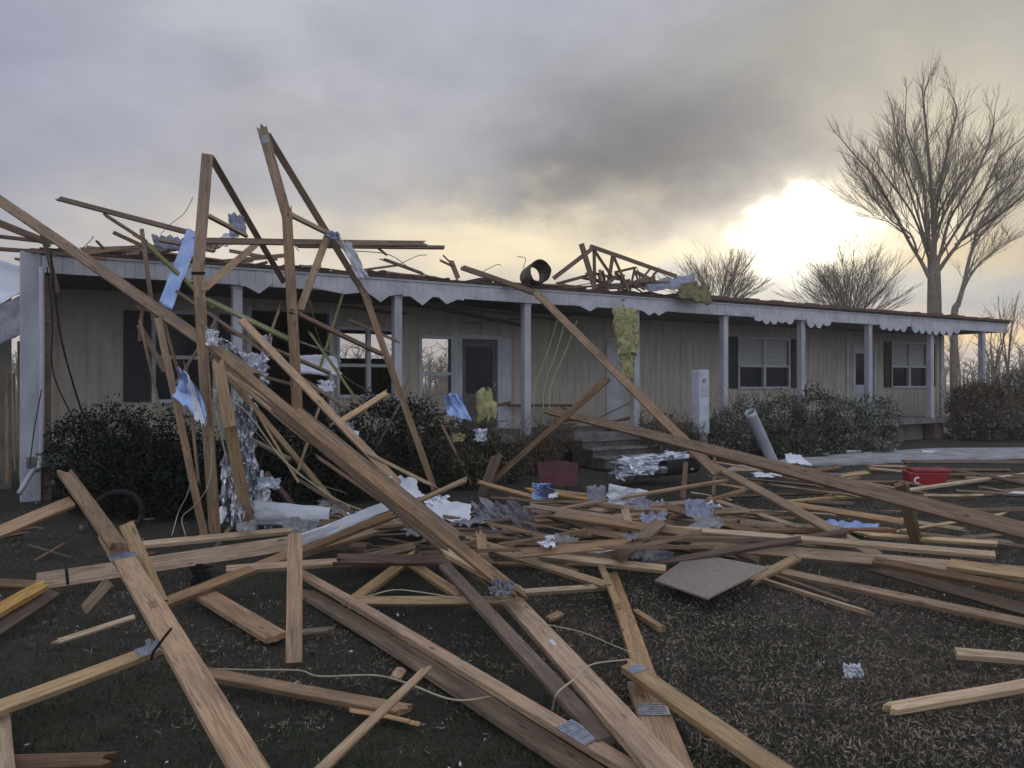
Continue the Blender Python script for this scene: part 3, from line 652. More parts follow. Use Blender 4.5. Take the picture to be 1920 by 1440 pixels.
B(1340, 860, 'z.5', 1338, 930, 'z.1', .05, 'rust', 'thin rust-coloured upright under the long dull brown chord', .1)
B(900, 905, 'z.2', 1010, 935, 'z.1', .06, 'warm', 'short tan stick at the foot of the diagonal brace', .5)
B(930, 860, 11.2, 905, 925, 'z.02', .14, 'grey', 'pale torn timber end leaning at the foot of the diagonal brace', .2, j0=.15)
B(1000, 920, 'z.2', 1160, 945, 'z.15', .06, 'orange', 'orange-brown stick in front of the dark red sheet', .5)
B(1380, 1000, 'z.02', 1330, 960, 'z.3', .06, 'grey', 'short grey brace propping up the rafter plank', .4)
B(1420, 1085, 'z.03', 1490, 1048, 'z.15', .07, 'pale', 'short pale offcut behind the right corner of the particle board', .6, j1=.06)
for i, (x0, y0, d0, x1, y1, d1, w, tn, lab) in enumerate([
 (330, 545, 9.0, 640, 760, 8.6, .035, 'grey', 'thin grey lath parallel to and just above the longest chord'),
 (405, 600, 8.6, 330, 720, 8.4, .03, 'dark', 'thin dark lath crossing from the first tall leg to the curved blue panel'),
 (300, 575, 9.0, 352, 760, 8.6, .035, 'rust', 'thin reddish lath behind the slim grey stick by the shutter'),
 (255, 575, 9.1, 330, 600, 9.0, .03, 'dark', 'dark twig-like lath crossing the top of the shutter'),
 (268, 560, 9.1, 262, 640, 9.0, .04, 'dark', 'short dark stick hanging at the shutter top'),
 (470, 700, 9.0, 600, 735, 9.3, .04, 'dark', 'dark stick under the white bent awning'),
 (520, 590, 9.3, 480, 700, 9.0, .03, 'grey', 'thin grey lath between first and second tall legs'),
 (585, 630, 9.6, 690, 780, 9.2, .03, 'green', 'thin mossy lath right of the second tall leg under the porch'),
 (600, 760, 8.8, 560, 880, 8.2, .03, 'warm', 'thin tan lath standing between the two long chords'),
 (450, 720, 7.9, 560, 905, 7.6, .022, 'pale', 'hair-thin pale lath before the upright foil'),
 (436, 705, 7.8, 690, 880, 6.8, .022, 'pale', 'bright thin lath running along under the longest chord'),
 (350, 700, 8.4, 372, 900, 8.3, .03, 'grey', 'thin lath between slim grey stick and first tall leg'),
 (640, 560, 10.2, 600, 690, 10.2, .03, 'green', 'mossy thin stick hanging from the fascia at the awning'),
 (655, 600, 10.5, 745, 640, 11, .04, 'dark', 'dark lath before the broken picture window'),
 (770, 720, 12, 700, 850, 11.5, .03, 'grey', 'thin lath standing in the tall dark green shrub'),
 (820, 780, 12.2, 880, 900, 11.8, .035, 'grey', 'thin lath slanting in the bent leafy shrub'),
 (560, 900, 8.5, 700, 985, 7.3, .035, 'dark', 'dark lath on the ground below the hedge'),
 (600, 860, 8.2, 745, 960, 7.0, .035, 'rust', 'reddish lath in shade under the two long chords'),
 (690, 850, 7.2, 800, 905, 7.0, .03, 'pale', 'pale lath crossing the second chord near its foot'),
 (130, 480, 10.6, 260, 462, 10.8, .05, 'rust', 'reddish lath on the eave at its left end'),
 (60, 470, 10.5, 200, 486, 10.6, .05, 'dark', 'dark lath on the eave over the corner column'),
 (300, 470, 10.8, 250, 440, 10.8, .03, 'grey', 'thin grey lath rising from the eave left of the blue strip'),
 (420, 490, 11.6, 545, 478, 11.8, .06, 'rust', 'reddish lath on the eave between the two peaks'),
 (430, 470, 11.2, 520, 486, 11.6, .05, 'dark', 'dark lath on the eave between the two peaks')]):
    B(x0, y0, d0, x1, y1, d1, w, tn, lab, .3, th=.02)
# eave and sky line, left
B(113, 373, 10.6, 380, 443, 10.2, .065, 'dark', 'dark pole jutting out above the eave at upper left', .3)
B(205, 408, 11, 270, 450, 11, .04, 'dark', 'upper of two short dark sticks above the left eave', .3)
B(213, 436, 11, 300, 476, 11, .045, 'dark', 'lower of two short dark sticks above the left eave', .3)
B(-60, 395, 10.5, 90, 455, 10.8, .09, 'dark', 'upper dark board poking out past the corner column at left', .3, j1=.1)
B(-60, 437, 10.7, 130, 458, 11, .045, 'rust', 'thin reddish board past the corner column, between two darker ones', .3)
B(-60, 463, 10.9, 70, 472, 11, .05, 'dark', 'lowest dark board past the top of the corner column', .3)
B(80, 440, 10.3, 108, 545, 10.5, .06, 'dark', 'dark splinter hanging down the corner column', .2, j1=.1)
B(160, 470, 11.3, 400, 462, 11.8, .10, 'dark', 'dark board lying on the left eave behind the blue strip', .4, j0=.1)
B(240, 478, 11.4, 330, 466, 11.4, .07, 'rust', 'short reddish board on the left eave', .4)
B(300, 450, 10.8, 400, 470, 10.6, .05, 'grey', 'thin grey stick on the eave behind the first tall leg', .4)
B(380, 452, 9.4, 786, 457, 10.6, .075, 'grey', 'long level grey board crossing both tall peaks above the eave', .3)
B(560, 461, 10.2, 826, 464, 11.0, .05, 'dark', 'darker board reaching farthest right under the long level one', .3)
B(725, 488, 12.5, 790, 512, 12.9, .045, 'dark', 'short dark stick on the eave right of the second peak', .3)
B(700, 458, 12.0, 725, 478, 12.5, .02, 'grey', 'thin sliver over the eave right of the second peak', .3)
# standing trusses
def truss(label, base, group=None):
    e = empty('roof_truss', base); tag(e, label, 'roof truss', group); bpy.context.view_layer.update(); return e
T = truss('first standing broken truss with a blunt peak, left of the taller one', Pz(403, 1005, 0))
c1 = B(389, 290, 8.9, 370, 525, 8.6, .122, 'grey', k=.1, name='chord', parent=T)
c2 = B(371, 500, 8.55, 403, 1005, 'z0', .115, 'grey', k=.1, name='chord', parent=T)
B(396, 296, 8.95, 532, 528, 11.3, .075, 'grey', k=.15, name='chord', parent=T)
B(393, 406, 8.85, 462, 442, 9.7, .05, 'dark', k=.3, name='web', parent=T)
B(384, 540, 8.6, 480, 458, 10.2, .075, 'warm', k=.2, name='web', parent=T)
plate(c2, -1.35, (.03, .14), mat='black')
T = truss('second and tallest standing truss with a sharp grey tip', P(557, 775, 8.6))
c1 = B(492, 243, 9.2, 540, 412, 9.0, 0.115, 'grey', k=.1, name='chord', parent=T, j0=.08)
B(538, 398, 8.95, 558, 778, 8.5, .112, 'grey', k=.1, name='chord', parent=T)
B(501, 252, 9.25, 692, 566, 10.4, .08, 'grey', k=.15, name='chord', parent=T)
c3 = B(684, 552, 10.3, 812, 912, 'z.2', .085, 'grey', k=.15, name='chord', parent=T)
B(544, 402, 9.0, 616, 438, 9.8, .06, 'grey', k=.3, name='web', parent=T)
B(612, 448, 9.9, 562, 582, 8.9, .085, 'warm', k=.2, name='web', parent=T)
B(560, 590, 8.8, 716, 664, 10.3, .055, 'dark', k=.3, name='web', parent=T)
plate(c1, -.44, (.10, .08), mat='tarp')
# crushed truss on the eave, right of centre
T = truss('small crushed truss with a low peak sitting on the eave right of the round duct', hl(1.5, 1.2, 3.4))
for (x0, y0, x1, y1, w, nm, d0, d1) in [(1110, 463, 1268, 518, .085, 'chord', 16.2, 17.2), (1112, 465, 1038, 522, .085, 'chord', 16.2, 15.8), (1090, 457, 1118, 550, .11, 'post', 15.9, 15.9),
    (1114, 466, 1115, 545, .07, 'web', 16.3, 16.3), (1116, 472, 1148, 520, .06, 'web', 16.4, 16.5), (1149, 480, 1139, 540, .08, 'web', 16.6, 16.6), (1150, 480, 1176, 538, .06, 'web', 16.6, 16.6),
    (1156, 510, 1190, 502, .05, 'web', 16.7, 16.5), (1190, 504, 1181, 545, .05, 'web', 16.6, 16.6), (1045, 532, 1112, 514, .06, 'web', 16, 16.2), (1112, 512, 1180, 528, .055, 'web', 16.3, 16.7),
    (1196, 532, 1220, 503, .045, 'web', 16.8, 16.9), (1206, 540, 1232, 508, .045, 'web', 17, 17), (1228, 540, 1226, 512, .05, 'web', 17, 17), (1120, 538, 1215, 534, .12, 'chord', 16.4, 16.9), (1160, 545, 1170, 515, .05, 'web', 16.7, 16.7)]:
    B(x0, y0, d0, x1, y1, d1, w, 'dark', k=.1, name=nm, parent=T)
rq = random.Random(5)
for i in range(22):
    x = rq.uniform(1105, 1238); y = rq.uniform(516, 546); a = rq.uniform(-1.5, 1.5); L = rq.uniform(10, 26)
    B(x-L*math.cos(a), min(y-L*.6*math.sin(a), 550), rq.uniform(15.9, 17), x+L*math.cos(a), min(y+L*.6*math.sin(a), 548), rq.uniform(15.9, 17), rq.uniform(.03, .07), 'dark', k=.1, name='web', parent=T)
for i, (x, y, dx, dy, lab) in enumerate([(340, 478, 30, -28, 'thin bare wire curling up from the eave behind the blue strip'), (150, 470, 22, -26, 'short wire loop over the left end of the eave'), (980, 505, -10, -24, 'thin rod sticking up left of the round duct'), (740, 500, 60, -22, 'fine wire over the eave right of the second peak'), (660, 470, 110, 34, 'pale wire sagging from the level board to the eave'), (900, 512, 40, -14, 'fine wire on the eave left of the round duct'), (560, 470, -60, -14, 'fine wire between the two peaks')]):
    p = P(x, y, 12 if x < 700 else 14.4); q = P(x+dx, y+dy, 12.3 if x < 700 else 14.6); m_ = (p+q)/2+Vector((.1, 0, .08))
    tag(MB().tube(spline([p, m_, q], 6), .007, 5).build('wire', M['bark'], None, True), lab, 'wire')
# torn stump of wood on the eave
e = empty('torn_rafter_stump', hl(tp(850), .3, 3.37)); tag(e, 'dark splintered rafter stump like a claw on the eave at centre', 'rafter stump'); bpy.context.view_layer.update()
B(858, 520, 14.2, 846, 490, 14.2, .09, 'dark', k=.1, name='stump', parent=e, j1=.05)
B(850, 500, 14.2, 827, 489, 14.1, .04, 'dark', k=.1, name='splinter', parent=e, j1=.04)
B(848, 496, 14.2, 832, 480, 14.2, .03, 'dark', k=.1, name='splinter', parent=e, j1=.05)
# ------------------------------------------------------------------ anonymous scraps (copies)
random.seed(21)
protos = []
for i, (L, w, th) in enumerate([(1.0, .085, .036), (1.6, .06, .036), (.6, .09, .036), (1.3, .03, .015), (.8, .038, .03), (2.0, .04, .03), (.45, .06, .02), (1.1, .09, .018)]):
    protos.append(board_mesh(L, w, th, .12, .10, random.uniform(-.01, .01), 900+i))
def scraps(n, gen, tones, label, group, name='lumber_scrap'):
    for i in range(n):
        c, yaw, pit, pi, s = gen(i); tone = random.choice(tones); me0 = protos[pi]
        key = (pi, tone)
        if key not in pm: me = me0.copy(); me.materials.append(WD[tone]); pm[key] = me
        o = bpy.data.objects.new(name, pm[key]); C.objects.link(o)
        o.location = c; o.rotation_euler = (random.uniform(-.7, .7), pit, yaw); o.scale = (s, 1, 1)
        tag(o, label, 'lumber scrap', group); made.append((o, tone, s*[1.0, 1.6, .6, 1.3, .8, 2.0, .45, 1.1][pi], label))
pm = {}; made = []
def name_scraps():
    words = {'warm': 'tan', 'grey': 'grey-brown', 'rust': 'reddish', 'pale': 'pale', 'dark': 'dark'}
    ordn = 'first second third fourth fifth sixth seventh eighth ninth tenth eleventh twelfth thirteenth fourteenth fifteenth sixteenth seventeenth eighteenth nineteenth twentieth'.split()
    g = {}
    for o, tone, L, place in made:
        g.setdefault((place, words[tone], 'long' if L > 1.2 else 'mid-length' if L > .75 else 'short'), []).append(o)
    for (place, tw, lw), os_ in g.items():
        os_.sort(key=lambda o: o.location.x/o.location.y)
        for i, o in enumerate(os_):
            o['label'] = f'{lw} {tw} {place}, {ordn[min(i, 19)]} such from the left' if len(os_) > 1 else f'the only {lw} {tw} {place}'
def ga(x0, x1, y0, y1, zm, yaw=(-.5, .5), ps=range(8), pit=.1, sc=(.7, 1.3)):
    def g(i):
        x, y = random.uniform(x0, x1), random.uniform(y0, y1); z = random.random()**1.5*zm+.02
        return Pz(x, y, z), random.uniform(*yaw), random.gauss(0, pit), random.choice(list(ps)), random.uniform(*sc)
    return g
scraps(62, ga(900, 1420, 925, 1040, .30, (-.7, .35)), ['warm', 'grey', 'warm', 'pale', 'dark', 'grey'], 'stick in the heap before the steps', 'broken lumber in the centre heap')
scraps(26, ga(620, 920, 960, 1060, .25, (-.8, .8)), ['dark', 'grey', 'rust'], 'stick under the long fallen chords', 'broken sticks under the chords')
scraps(28, ga(1350, 1960, 868, 935, .12, (-.5, .4)), ['rust', 'pale', 'grey', 'warm'], 'stick on the far lawn below the path', 'broken sticks on the far lawn')
scraps(14, ga(1400, 1960, 940, 1040, .10, (-.6, .3)), ['rust', 'pale', 'grey', 'dark'], 'stick in the right-hand heap', 'broken sticks in the right heap')
scraps(12, ga(-20, 420, 975, 1080, .06, (-1.5, 1.5), (3, 4, 6, 6), .1, (.4, .8)), ['dark', 'grey'], 'splinter on the lawn before the hedge', 'splinters before the hedge')
scraps(6, ga(500, 1250, 1120, 1400, .01, (-1.5, 1.5), (6,), .02, (.25, .6)), ['grey', 'dark', 'warm'], 'splinter in the foreground grass', 'splinters in the foreground grass')
def gr(i):
    t_ = random.uniform(-7.6, tp(1260)); yy = random.uniform(.1, 1.9)
    return hl(t_, yy, 3.40+random.random()**2*.16), HA+random.gauss(0, .5), random.gauss(0, .10), random.choice([0, 1, 3, 4, 5, 7]), random.uniform(.6, 1.1)
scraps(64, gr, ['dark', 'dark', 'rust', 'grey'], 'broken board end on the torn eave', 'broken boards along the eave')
def gp(i):
    t_ = random.uniform(-2.5, 3.2); yy = random.uniform(.1, 1.5)
    return hl(t_, yy, .64+random.random()**2*.5), HA+random.gauss(0, .7), random.gauss(0, .35), random.choice([0, 1, 3, 4, 7]), random.uniform(.6, 1.1)
scraps(20, gp, ['dark', 'grey', 'rust'], 'broken board on the porch floor', 'broken boards on the porch floor')
name_scraps()
# ------------------------------------------------------------------ sheets
def sheet(name, cs, amp, mat, label, cat, group=None, nu=22, nv=14, freq=3.0, seed=0, th=.004, curl=0.0, ragged=.0, smooth=True):
    """crumpled sheet between four 3D corners"""
    cs = [PT(*c) for c in cs]; a, b_, c, d = cs; ctr = (a+b_+c+d)/4
    nrm = (b_-a).cross(d-a).normalized(); vs = []
    for j in range(nv+1):
        for i in range(nu+1):
            u, v = i/nu, j/nv
            if ragged:
                uu = u+(ragged*noise.noise(Vector((v*5, seed, 1))) if i in (0, nu) else 0); vv = v+(ragged*noise.noise(Vector((u*6, seed, 2))) if j in (0, nv) else 0)
            else: uu, vv = u, v
            p = a*(1-uu)*(1-vv)+b_*uu*(1-vv)+c*uu*vv+d*(1-uu)*vv
            q = Vector((u*freq*1.4+seed*7.1, v*freq+seed, seed))
            h = (noise.noise(q)+.5*noise.noise(q*2.3)+.35*abs(noise.noise(q*4.7)))*amp+curl*(4*v*(1-v))
            vs.append(p+nrm*h-ctr)
    fs = [(j*(nu+1)+i, j*(nu+1)+i+1, (j+1)*(nu+1)+i+1, (j+1)*(nu+1)+i) for j in range(nv) for i in range(nu)]
    o = link(name, mesh(name, vs, fs, smooth), M[mat]); o.location = ctr
    s = o.modifiers.new('s', 'SOLIDIFY'); s.thickness = th
    tag(o, label, cat, group); return o
sheet('foil_strip', [(352, 428, 9.9), (376, 440, 9.6), (322, 582, 9.0), (298, 570, 9.05)], .010, 'foil', 'blue foil-faced strip hanging over the eave left of the first tall leg', 'foil strip', th=.012, freq=4)
sheet('foil_scrap', [(332, 690, 8.2), (350, 700, 8.2), (388, 792, 8.1), (322, 745, 8.3)], .05, 'foil', 'curved blue and white panel caught between sticks above the left hedge', 'foil panel', ragged=.2, curl=.08)
sheet('foil_scrap', [(350, 700, 8.15), (362, 722, 8.15), (386, 796, 8.05), (366, 790, 8.1)], .05, 'vinyl', 'white torn lining beside the curved blue panel', 'torn lining', ragged=.2, curl=.06)
sheet('crumpled_foil', [(380, 620, 8.9), (430, 640, 8.9), (505, 715, 9.0), (400, 690, 8.9)], .16, 'silver', 'crumpled silver foil snagged behind the longest chord under the porch', 'foil', freq=6, nu=34, nv=24, ragged=.3, smooth=False)
sheet('crumpled_foil', [(430, 650, 9.4), (500, 690, 9.4), (500, 730, 9.3), (440, 700, 9.4)], .14, 'silver', 'white crumpled foil right of the silver one under the porch', 'foil', freq=6, nu=30, nv=20, ragged=.3, seed=3, smooth=False)
sheet('crumpled_foil', [(440, 745, 8.1), (482, 760, 8.1), (475, 880, 8.0), (430, 850, 8.0)], .14, 'silver', 'upright crumpled foil behind the orange-yellow post', 'foil', freq=7, nu=30, nv=30, ragged=.3, seed=5, smooth=False)
sheet('crumpled_foil', [(415, 860, 8.2), (500, 890, 8.4), (510, 990, 'z.02'), (415, 985, 'z.03')], .18, 'silver', 'heap of crumpled foil on the ground behind the orange-yellow post', 'foil', freq=7, nu=34, nv=30, ragged=.3, seed=8, smooth=False)
for i, (x, y, d, w, h, m_, lab) in enumerate([(398, 632, 8.0, .13, .16, 'silver', 'bright silver knot of foil where the first tall leg meets the longest chord'), (478, 680, 8.6, .3, .22, 'silver', 'bright crumpled foil above the upper part of the longest chord'), (462, 735, 8.1, .12, .2, 'vinyl', 'small white torn foil right of the orange-yellow stub'),
  (500, 640, 9.2, .12, .14, 'silver', 'small bright foil scrap beside the first porch post'), (652, 800, 8.0, .12, .10, 'lead', 'blue-grey scrap beyond the second chord above the hedge'), (668, 812, 8.0, .05, .05, 'vinyl', 'tiny white scrap at the tip of the blue-grey one'), (448, 930, 8.1, .16, .4, 'silver', 'silver foil strip down the left side of the orange-yellow post'), (505, 905, 8.2, .25, .12, 'silver', 'torn foil tail right of the orange-yellow post'), (860, 820, 11.8, .2, .12, 'yellow', 'second smaller yellow insulation lump in the bent leafy shrub'), (902, 815, 12.2, .2, .2, 'silver', 'pale striped scrap in the shrub under the yellow insulation')]):
    a, b2 = w/2*F/d, h/2*F/d
    sheet('foil_scrap', [(x-a, y-b2, d), (x+a, y-b2*.8, d+.05), (x+a*.8, y+b2, d), (x-a*.9, y+b2, d-.05)], .35*min(w, h), m_, lab, 'foil scrap', freq=4, ragged=.25, seed=40+i, smooth=False)
sheet('bent_awning', [(558, 664, 10.2), (632, 668, 10.3), (640, 706, 10.1), (560, 700, 10.0)], .03, 'vinyl', 'white bent panel behind the second tall leg on the porch', 'panel', th=.05, freq=2, curl=.12)
sheet('metal_sheet', [(478, 938, 'z.35'), (622, 952, 'z.30'), (622, 985, 'z.12'), (486, 985, 'z.08')], .02, 'vinyl', 'curled white metal sheet in front of the hedge', 'metal sheet', curl=-.05, ragged=.05)
sheet('white_strip', [(548, 1008, 'z.40'), (724, 940, 'z.62'), (732, 956, 'z.56'), (560, 1028, 'z.30')], .012, 'vinyl', 'long white drip-edge strip lying on the diagonal stud', 'metal strip', nv=6)
sheet('siding_scrap', [(728, 893, 7.0), (782, 895, 7.2), (800, 930, 7.0), (748, 938, 6.9)], .012, 'vinyl', 'small rounded white panel right of the longest chord', 'panel', ragged=.15, curl=.05)
sheet('siding_scrap', [(796, 932, 'z.35'), (886, 945, 'z.35'), (880, 982, 'z.2'), (806, 972, 'z.2')], .015, 'vinyl', 'flat white torn panel left of the grey felt', 'panel', ragged=.12)
sheet('felt_sheet', [(884, 938, 'z.32'), (990, 948, 'z.42'), (1010, 1005, 'z.12'), (905, 1008, 'z.10')], .16, 'tarp', 'crumpled grey roofing felt in the centre of the yard', 'roofing felt', freq=4, nu=40, nv=26, ragged=.12, smooth=False)
sheet('felt_sheet', [(815, 960, 'z.18'), (905, 965, 'z.22'), (915, 1000, 'z.05'), (820, 985, 'z.05')], .08, 'lead', 'flat violet-grey sheet between white panel and crumpled felt', 'roofing felt', freq=4, ragged=.2, seed=4)
sheet('red_sheet', [(1008, 864, 11.9), (1086, 866, 11.9), (1082, 912, 11.5), (1012, 912, 11.5)], .04, 'redtarp', 'dark red sheet lying against the porch steps', 'red sheet', freq=2, ragged=.12)
sheet('blue_wrapper', [(996, 905, 'z.35'), (1032, 908, 'z.38'), (1038, 934, 'z.15'), (1002, 938, 'z.15')], .10, 'foil', 'crumpled blue and white wrapper before the dark red sheet', 'wrapper', freq=4, ragged=.3, seed=2, smooth=False)
sheet('siding_scrap', [(1142, 908, 'z.48'), (1214, 920, 'z.36'), (1204, 954, 'z.16'), (1140, 948, 'z.24')], .05, 'vinyl', 'largest white panel standing in the centre heap below the silver duct', 'panel', ragged=.05)
sheet('board_scrap', [(1100, 912, 'z.42'), (1136, 910, 'z.42'), (1136, 950, 'z.2'), (1104, 946, 'z.22')], .02, 'tarp', 'grey-green panel next to the largest white panel', 'panel', th=.008, ragged=.2)
sheet('felt_sheet', [(1175, 945, 'z.25'), (1245, 940, 'z.28'), (1230, 965, 'z.14'), (1180, 968, 'z.12')], .07, 'lead', 'small blue-grey rag right below the largest white panel', 'rag', freq=4, ragged=.2, seed=9)
sheet('blue_sheet', [(1535, 975, 'z.06'), (1650, 982, 'z.08'), (1648, 1000, 'z.03'), (1575, 998, 'z.03')], .04, 'foil', 'blue and white sheet on the lawn left of the leaning stakes', 'plastic sheet', freq=5, ragged=.15)
sheet('white_scrap_sheet', [(1100, 1035, 'z.1'), (1150, 1030, 'z.12'), (1158, 1044, 'z.06'), (1105, 1046, 'z.05')], .03, 'vinyl', 'white scrap behind the pale stud left of the particle board', 'scrap', ragged=.25)
sheet('white_scrap_sheet', [(1210, 1035, 'z.08'), (1260, 1030, 'z.08'), (1262, 1052, 'z.03'), (1205, 1056, 'z.03')], .03, 'lead', 'pale blue scrap touching the left corner of the particle board', 'scrap', ragged=.25, seed=6)
sheet('white_scrap_sheet', [(1260, 950, 'z.15'), (1320, 955, 'z.15'), (1318, 966, 'z.08'), (1255, 964, 'z.08')], .03, 'vinyl', 'slim white scrap in the heap left of the rafter plank', 'scrap', ragged=.25, seed=7)
sheet('plastic_bag', [(1582, 1246, 'z.10'), (1614, 1246, 'z.10'), (1620, 1268, 'z.02'), (1584, 1270, 'z.02')], .02, 'vinyl', 'small crumpled white plastic scrap on the leaf litter at right', 'plastic scrap', freq=4, ragged=.25, smooth=False)
sheet('plastic_bag', [(1472, 850, 15.4), (1498, 852, 15.4), (1524, 872, 15.0), (1476, 868, 15.1)], .03, 'vinyl', 'white plastic bag beside the foot of the pale pipe', 'plastic bag', freq=3, ragged=.15)
sheet('tarp_on_roof', [(1212, 530, 16.6), (1300, 512, 17.6), (1310, 538, 17.2), (1215, 546, 16.4)], .10, 'lead', 'blue-grey tarp lying on the eave at the right end of the crushed truss', 'tarp', ragged=.15, freq=3)
sheet('insulation_batt', [(1280, 532, 16.8), (1330, 536, 17.0), (1332, 570, 16.6), (1270, 560, 16.4)], .06, 'moss', 'mossy brown-yellow insulation draped over the eave by the blue-grey tarp', 'insulation', ragged=.3, th=.05)
sheet('insulation_batt', [(1150, 578, 15.7), (1196, 582, 15.9), (1194, 662, 15.8), (1158, 668, 15.7)], .08, 'yellow', 'yellow insulation hanging from the fascia in front of a porch post', 'insulation', ragged=.25, th=.05, nv=30, freq=4, smooth=False)
sheet('insulation_batt', [(1160, 655, 15.75), (1186, 655, 15.85), (1184, 712, 15.8), (1166, 708, 15.7)], .05, 'yellow', 'narrow lower tail of yellow insulation in front of a porch post', 'insulation', ragged=.25, th=.04, freq=4, seed=4, smooth=False)
sheet('insulation_batt', [(892, 738, 13.0), (922, 728, 13.0), (932, 782, 12.8), (896, 795, 12.9)], .05, 'yellow', 'yellow insulation lump on the shrub in front of the dark door', 'insulation', ragged=.25, th=.06)
sheet('blue_sheet', [(832, 742, 12.6), (862, 736, 12.6), (884, 788, 12.4), (838, 778, 12.5)], .08, 'foil', 'blue-white sheet caught in the shrub left of the yellow insulation', 'plastic sheet', ragged=.15, curl=.1)
sheet('wrap', [(428, 400, 9.9), (458, 404, 9.9), (462, 436, 9.8), (430, 442, 9.8)], .06, 'lead', 'lavender wrap stuck on the right leg of the first truss', 'wrap', ragged=.15)
sheet('wrap', [(420, 438, 9.9), (455, 432, 9.9), (440, 458, 9.8), (400, 460, 9.8)], .06, 'vinyl', 'white wad below the lavender wrap on the first truss', 'wrap', ragged=.25, seed=3)
sheet('wrap', [(608, 430, 9.7), (634, 436, 9.8), (640, 452, 9.8), (612, 446, 9.7)], .05, 'lead', 'violet knot of wrap where the second truss meets the level board', 'wrap', ragged=.25, seed=5)
sheet('wrap', [(636, 452, 9.85), (660, 458, 9.95), (692, 520, 10.2), (670, 522, 10.1)], .05, 'vinyl', 'white strip clinging to the right leg of the second truss', 'wrap', ragged=.2, seed=6)
sheet('wrap', [(285, 440, 11.0), (345, 446, 11.0), (340, 468, 10.8), (290, 470, 10.9)], .08, 'lead', 'dark blue-grey bundle on the eave left of the blue strip', 'wrap', ragged=.25, seed=8, freq=5)
sheet('roof_metal', [(-60, 470, 11.5), (42, 500, 11.5), (46, 545, 11.2), (-60, 600, 11.0)], .03, 'vinyl', 'upper sheet of pale bent roofing metal left of the corner column', 'roofing metal', freq=2, curl=.2)
sheet('roof_metal', [(-60, 600, 10.9), (46, 550, 11.0), (46, 625, 10.8), (-60, 668, 10.7)], .04, 'tarp', 'lower sheet of dark bent roofing metal left of the corner column', 'roofing metal', freq=2, seed=2)
sheet('debris_scrap', [(120, 485, 11.2), (158, 484, 11.2), (160, 500, 11.0), (118, 503, 11.0)], .03, 'vinyl', 'small white panel on the left end of the fascia', 'panel', ragged=.2)
sheet('debris_scrap', [(598, 712, 9.8), (628, 716, 9.8), (624, 738, 9.7), (596, 734, 9.7)], .06, 'silver', 'small silver scrap below the white bent panel', 'scrap', ragged=.3, seed=4)
# leaning verticals left of the column
for x, y0, y1, w in [(12, 690, 900, .05), (26, 700, 880, .03), (36, 640, 890, .05)]:
    B(x, y0, 11.6, x+2, y1, 11.4, w, 'grey', {12: 'leftmost thin upright stud in the dark gap left of the corner column', 26: 'thinnest upright stud in the dark gap left of the corner column', 36: 'upright stud nearest the corner column in the dark gap'}[x], .1)
o = MB().box(-1.7, -.01, 0, .15, 0, 3.0).build('carport_wall', M['dim']); o.location = hl(-8.1, 1.6, 0); o.rotation_euler = (0, 0, HA); tag(o, 'dark standing remnant of a carport wall left of the corner column', 'wall')
# downspout
MB().tube(spline([P(78, 500, 10.45), P(79, 700, 10.4), P(76, 862, 10.4), P(60, 885, 10.2), P(36, 925, 9.9)], 6), .032, 8).build('downspout', M['post'], None, True)['label'] = 'white downspout bending out at the foot of the corner column'
bpy.data.objects['downspout']['category'] = 'downspout'
# particle board
def slab(name, cs, th, mat, label, cat):
    cs = [PT(*c) for c in cs]; ctr = sum(cs, Vector())/len(cs); n = len(cs)
    nr = (cs[1]-cs[0]).cross(cs[-1]-cs[0]).normalized(); nr = nr if nr.z > 0 else -nr
    v = [c-ctr for c in cs]+[c-ctr-nr*th for c in cs]
    o = link(name, mesh(name, v, [tuple(range(n)), tuple(range(2*n-1, n-1, -1))]+[(i, i+n, (i+1) % n+n, (i+1) % n) for i in range(n)]), M[mat]); o.location = ctr
    bm = o.modifiers.new('b', 'BEVEL'); bm.width = .002; tag(o, label, cat); return o
slab('particle_board', [(1228, 1087, 'z.10'), (1300, 1036, 'z.14'), (1442, 1063, 'z.18'), (1326, 1121, 'z.12')], .016, 'osb', 'square grey-brown particle board lying on the heap right of centre', 'board')
# ------------------------------------------------------------------ cylinders
def pipe(name, p0, p1, r, mat, label, cat, wall=.012, n=28, dent=.0):
    a = p1-p0; L = a.length; mb = MB(); N_ = 14; vs = []; fs = []
    for (rr, rev) in ((r, 0), (r-wall, 1)):
        for i in range(N_+1):
            for k in range(n):
                t_ = 2*math.pi*k/n; q = rr*(1+dent*noise.noise(Vector((math.cos(t_)*1.5, math.sin(t_)*1.5, i*.6)))+(.012 if i % 2 else 0))
                vs.append((q*math.cos(t_), q*math.sin(t_), L*i/N_))
    m_ = (N_+1)*n
    for i in range(N_):
        for k in range(n):
            f = (i*n+k, i*n+(k+1) % n, (i+1)*n+(k+1) % n, (i+1)*n+k); fs.append(f); fs.append(tuple(m_+j for j in reversed(f)))
    for i in (0, N_):
        for k in range(n): fs.append((i*n+k, m_+i*n+k, m_+i*n+(k+1) % n, i*n+(k+1) % n) if i == 0 else (i*n+(k+1) % n, m_+i*n+(k+1) % n, m_+i*n+k, i*n+k))
    o = link(name, mesh(name, vs, fs, True), M[mat]); o.rotation_euler = a.to_track_quat('Z', 'Y').to_euler(); o.location = p0
    tag(o, label, cat); return o
pipe('round_duct', P(1013, 508, 14.5), P(994, 520, 15.6), .20, 'dark_metal', 'open round metal duct standing on the eave at centre', 'duct', dent=.12)
pipe('metal_pipe', P(1406, 772, 15.2), Pz(1450, 868, .0), .105, 'metal', 'pale metal pipe leaning in the shrubs right of the tall white cabinet', 'pipe', dent=.03)
pipe('silver_duct', P(1165, 880, 12.2), P(1248, 868, 12.9), .17, 'silver', 'crumpled silver flexible duct lying in front of the steps', 'duct', dent=.45)
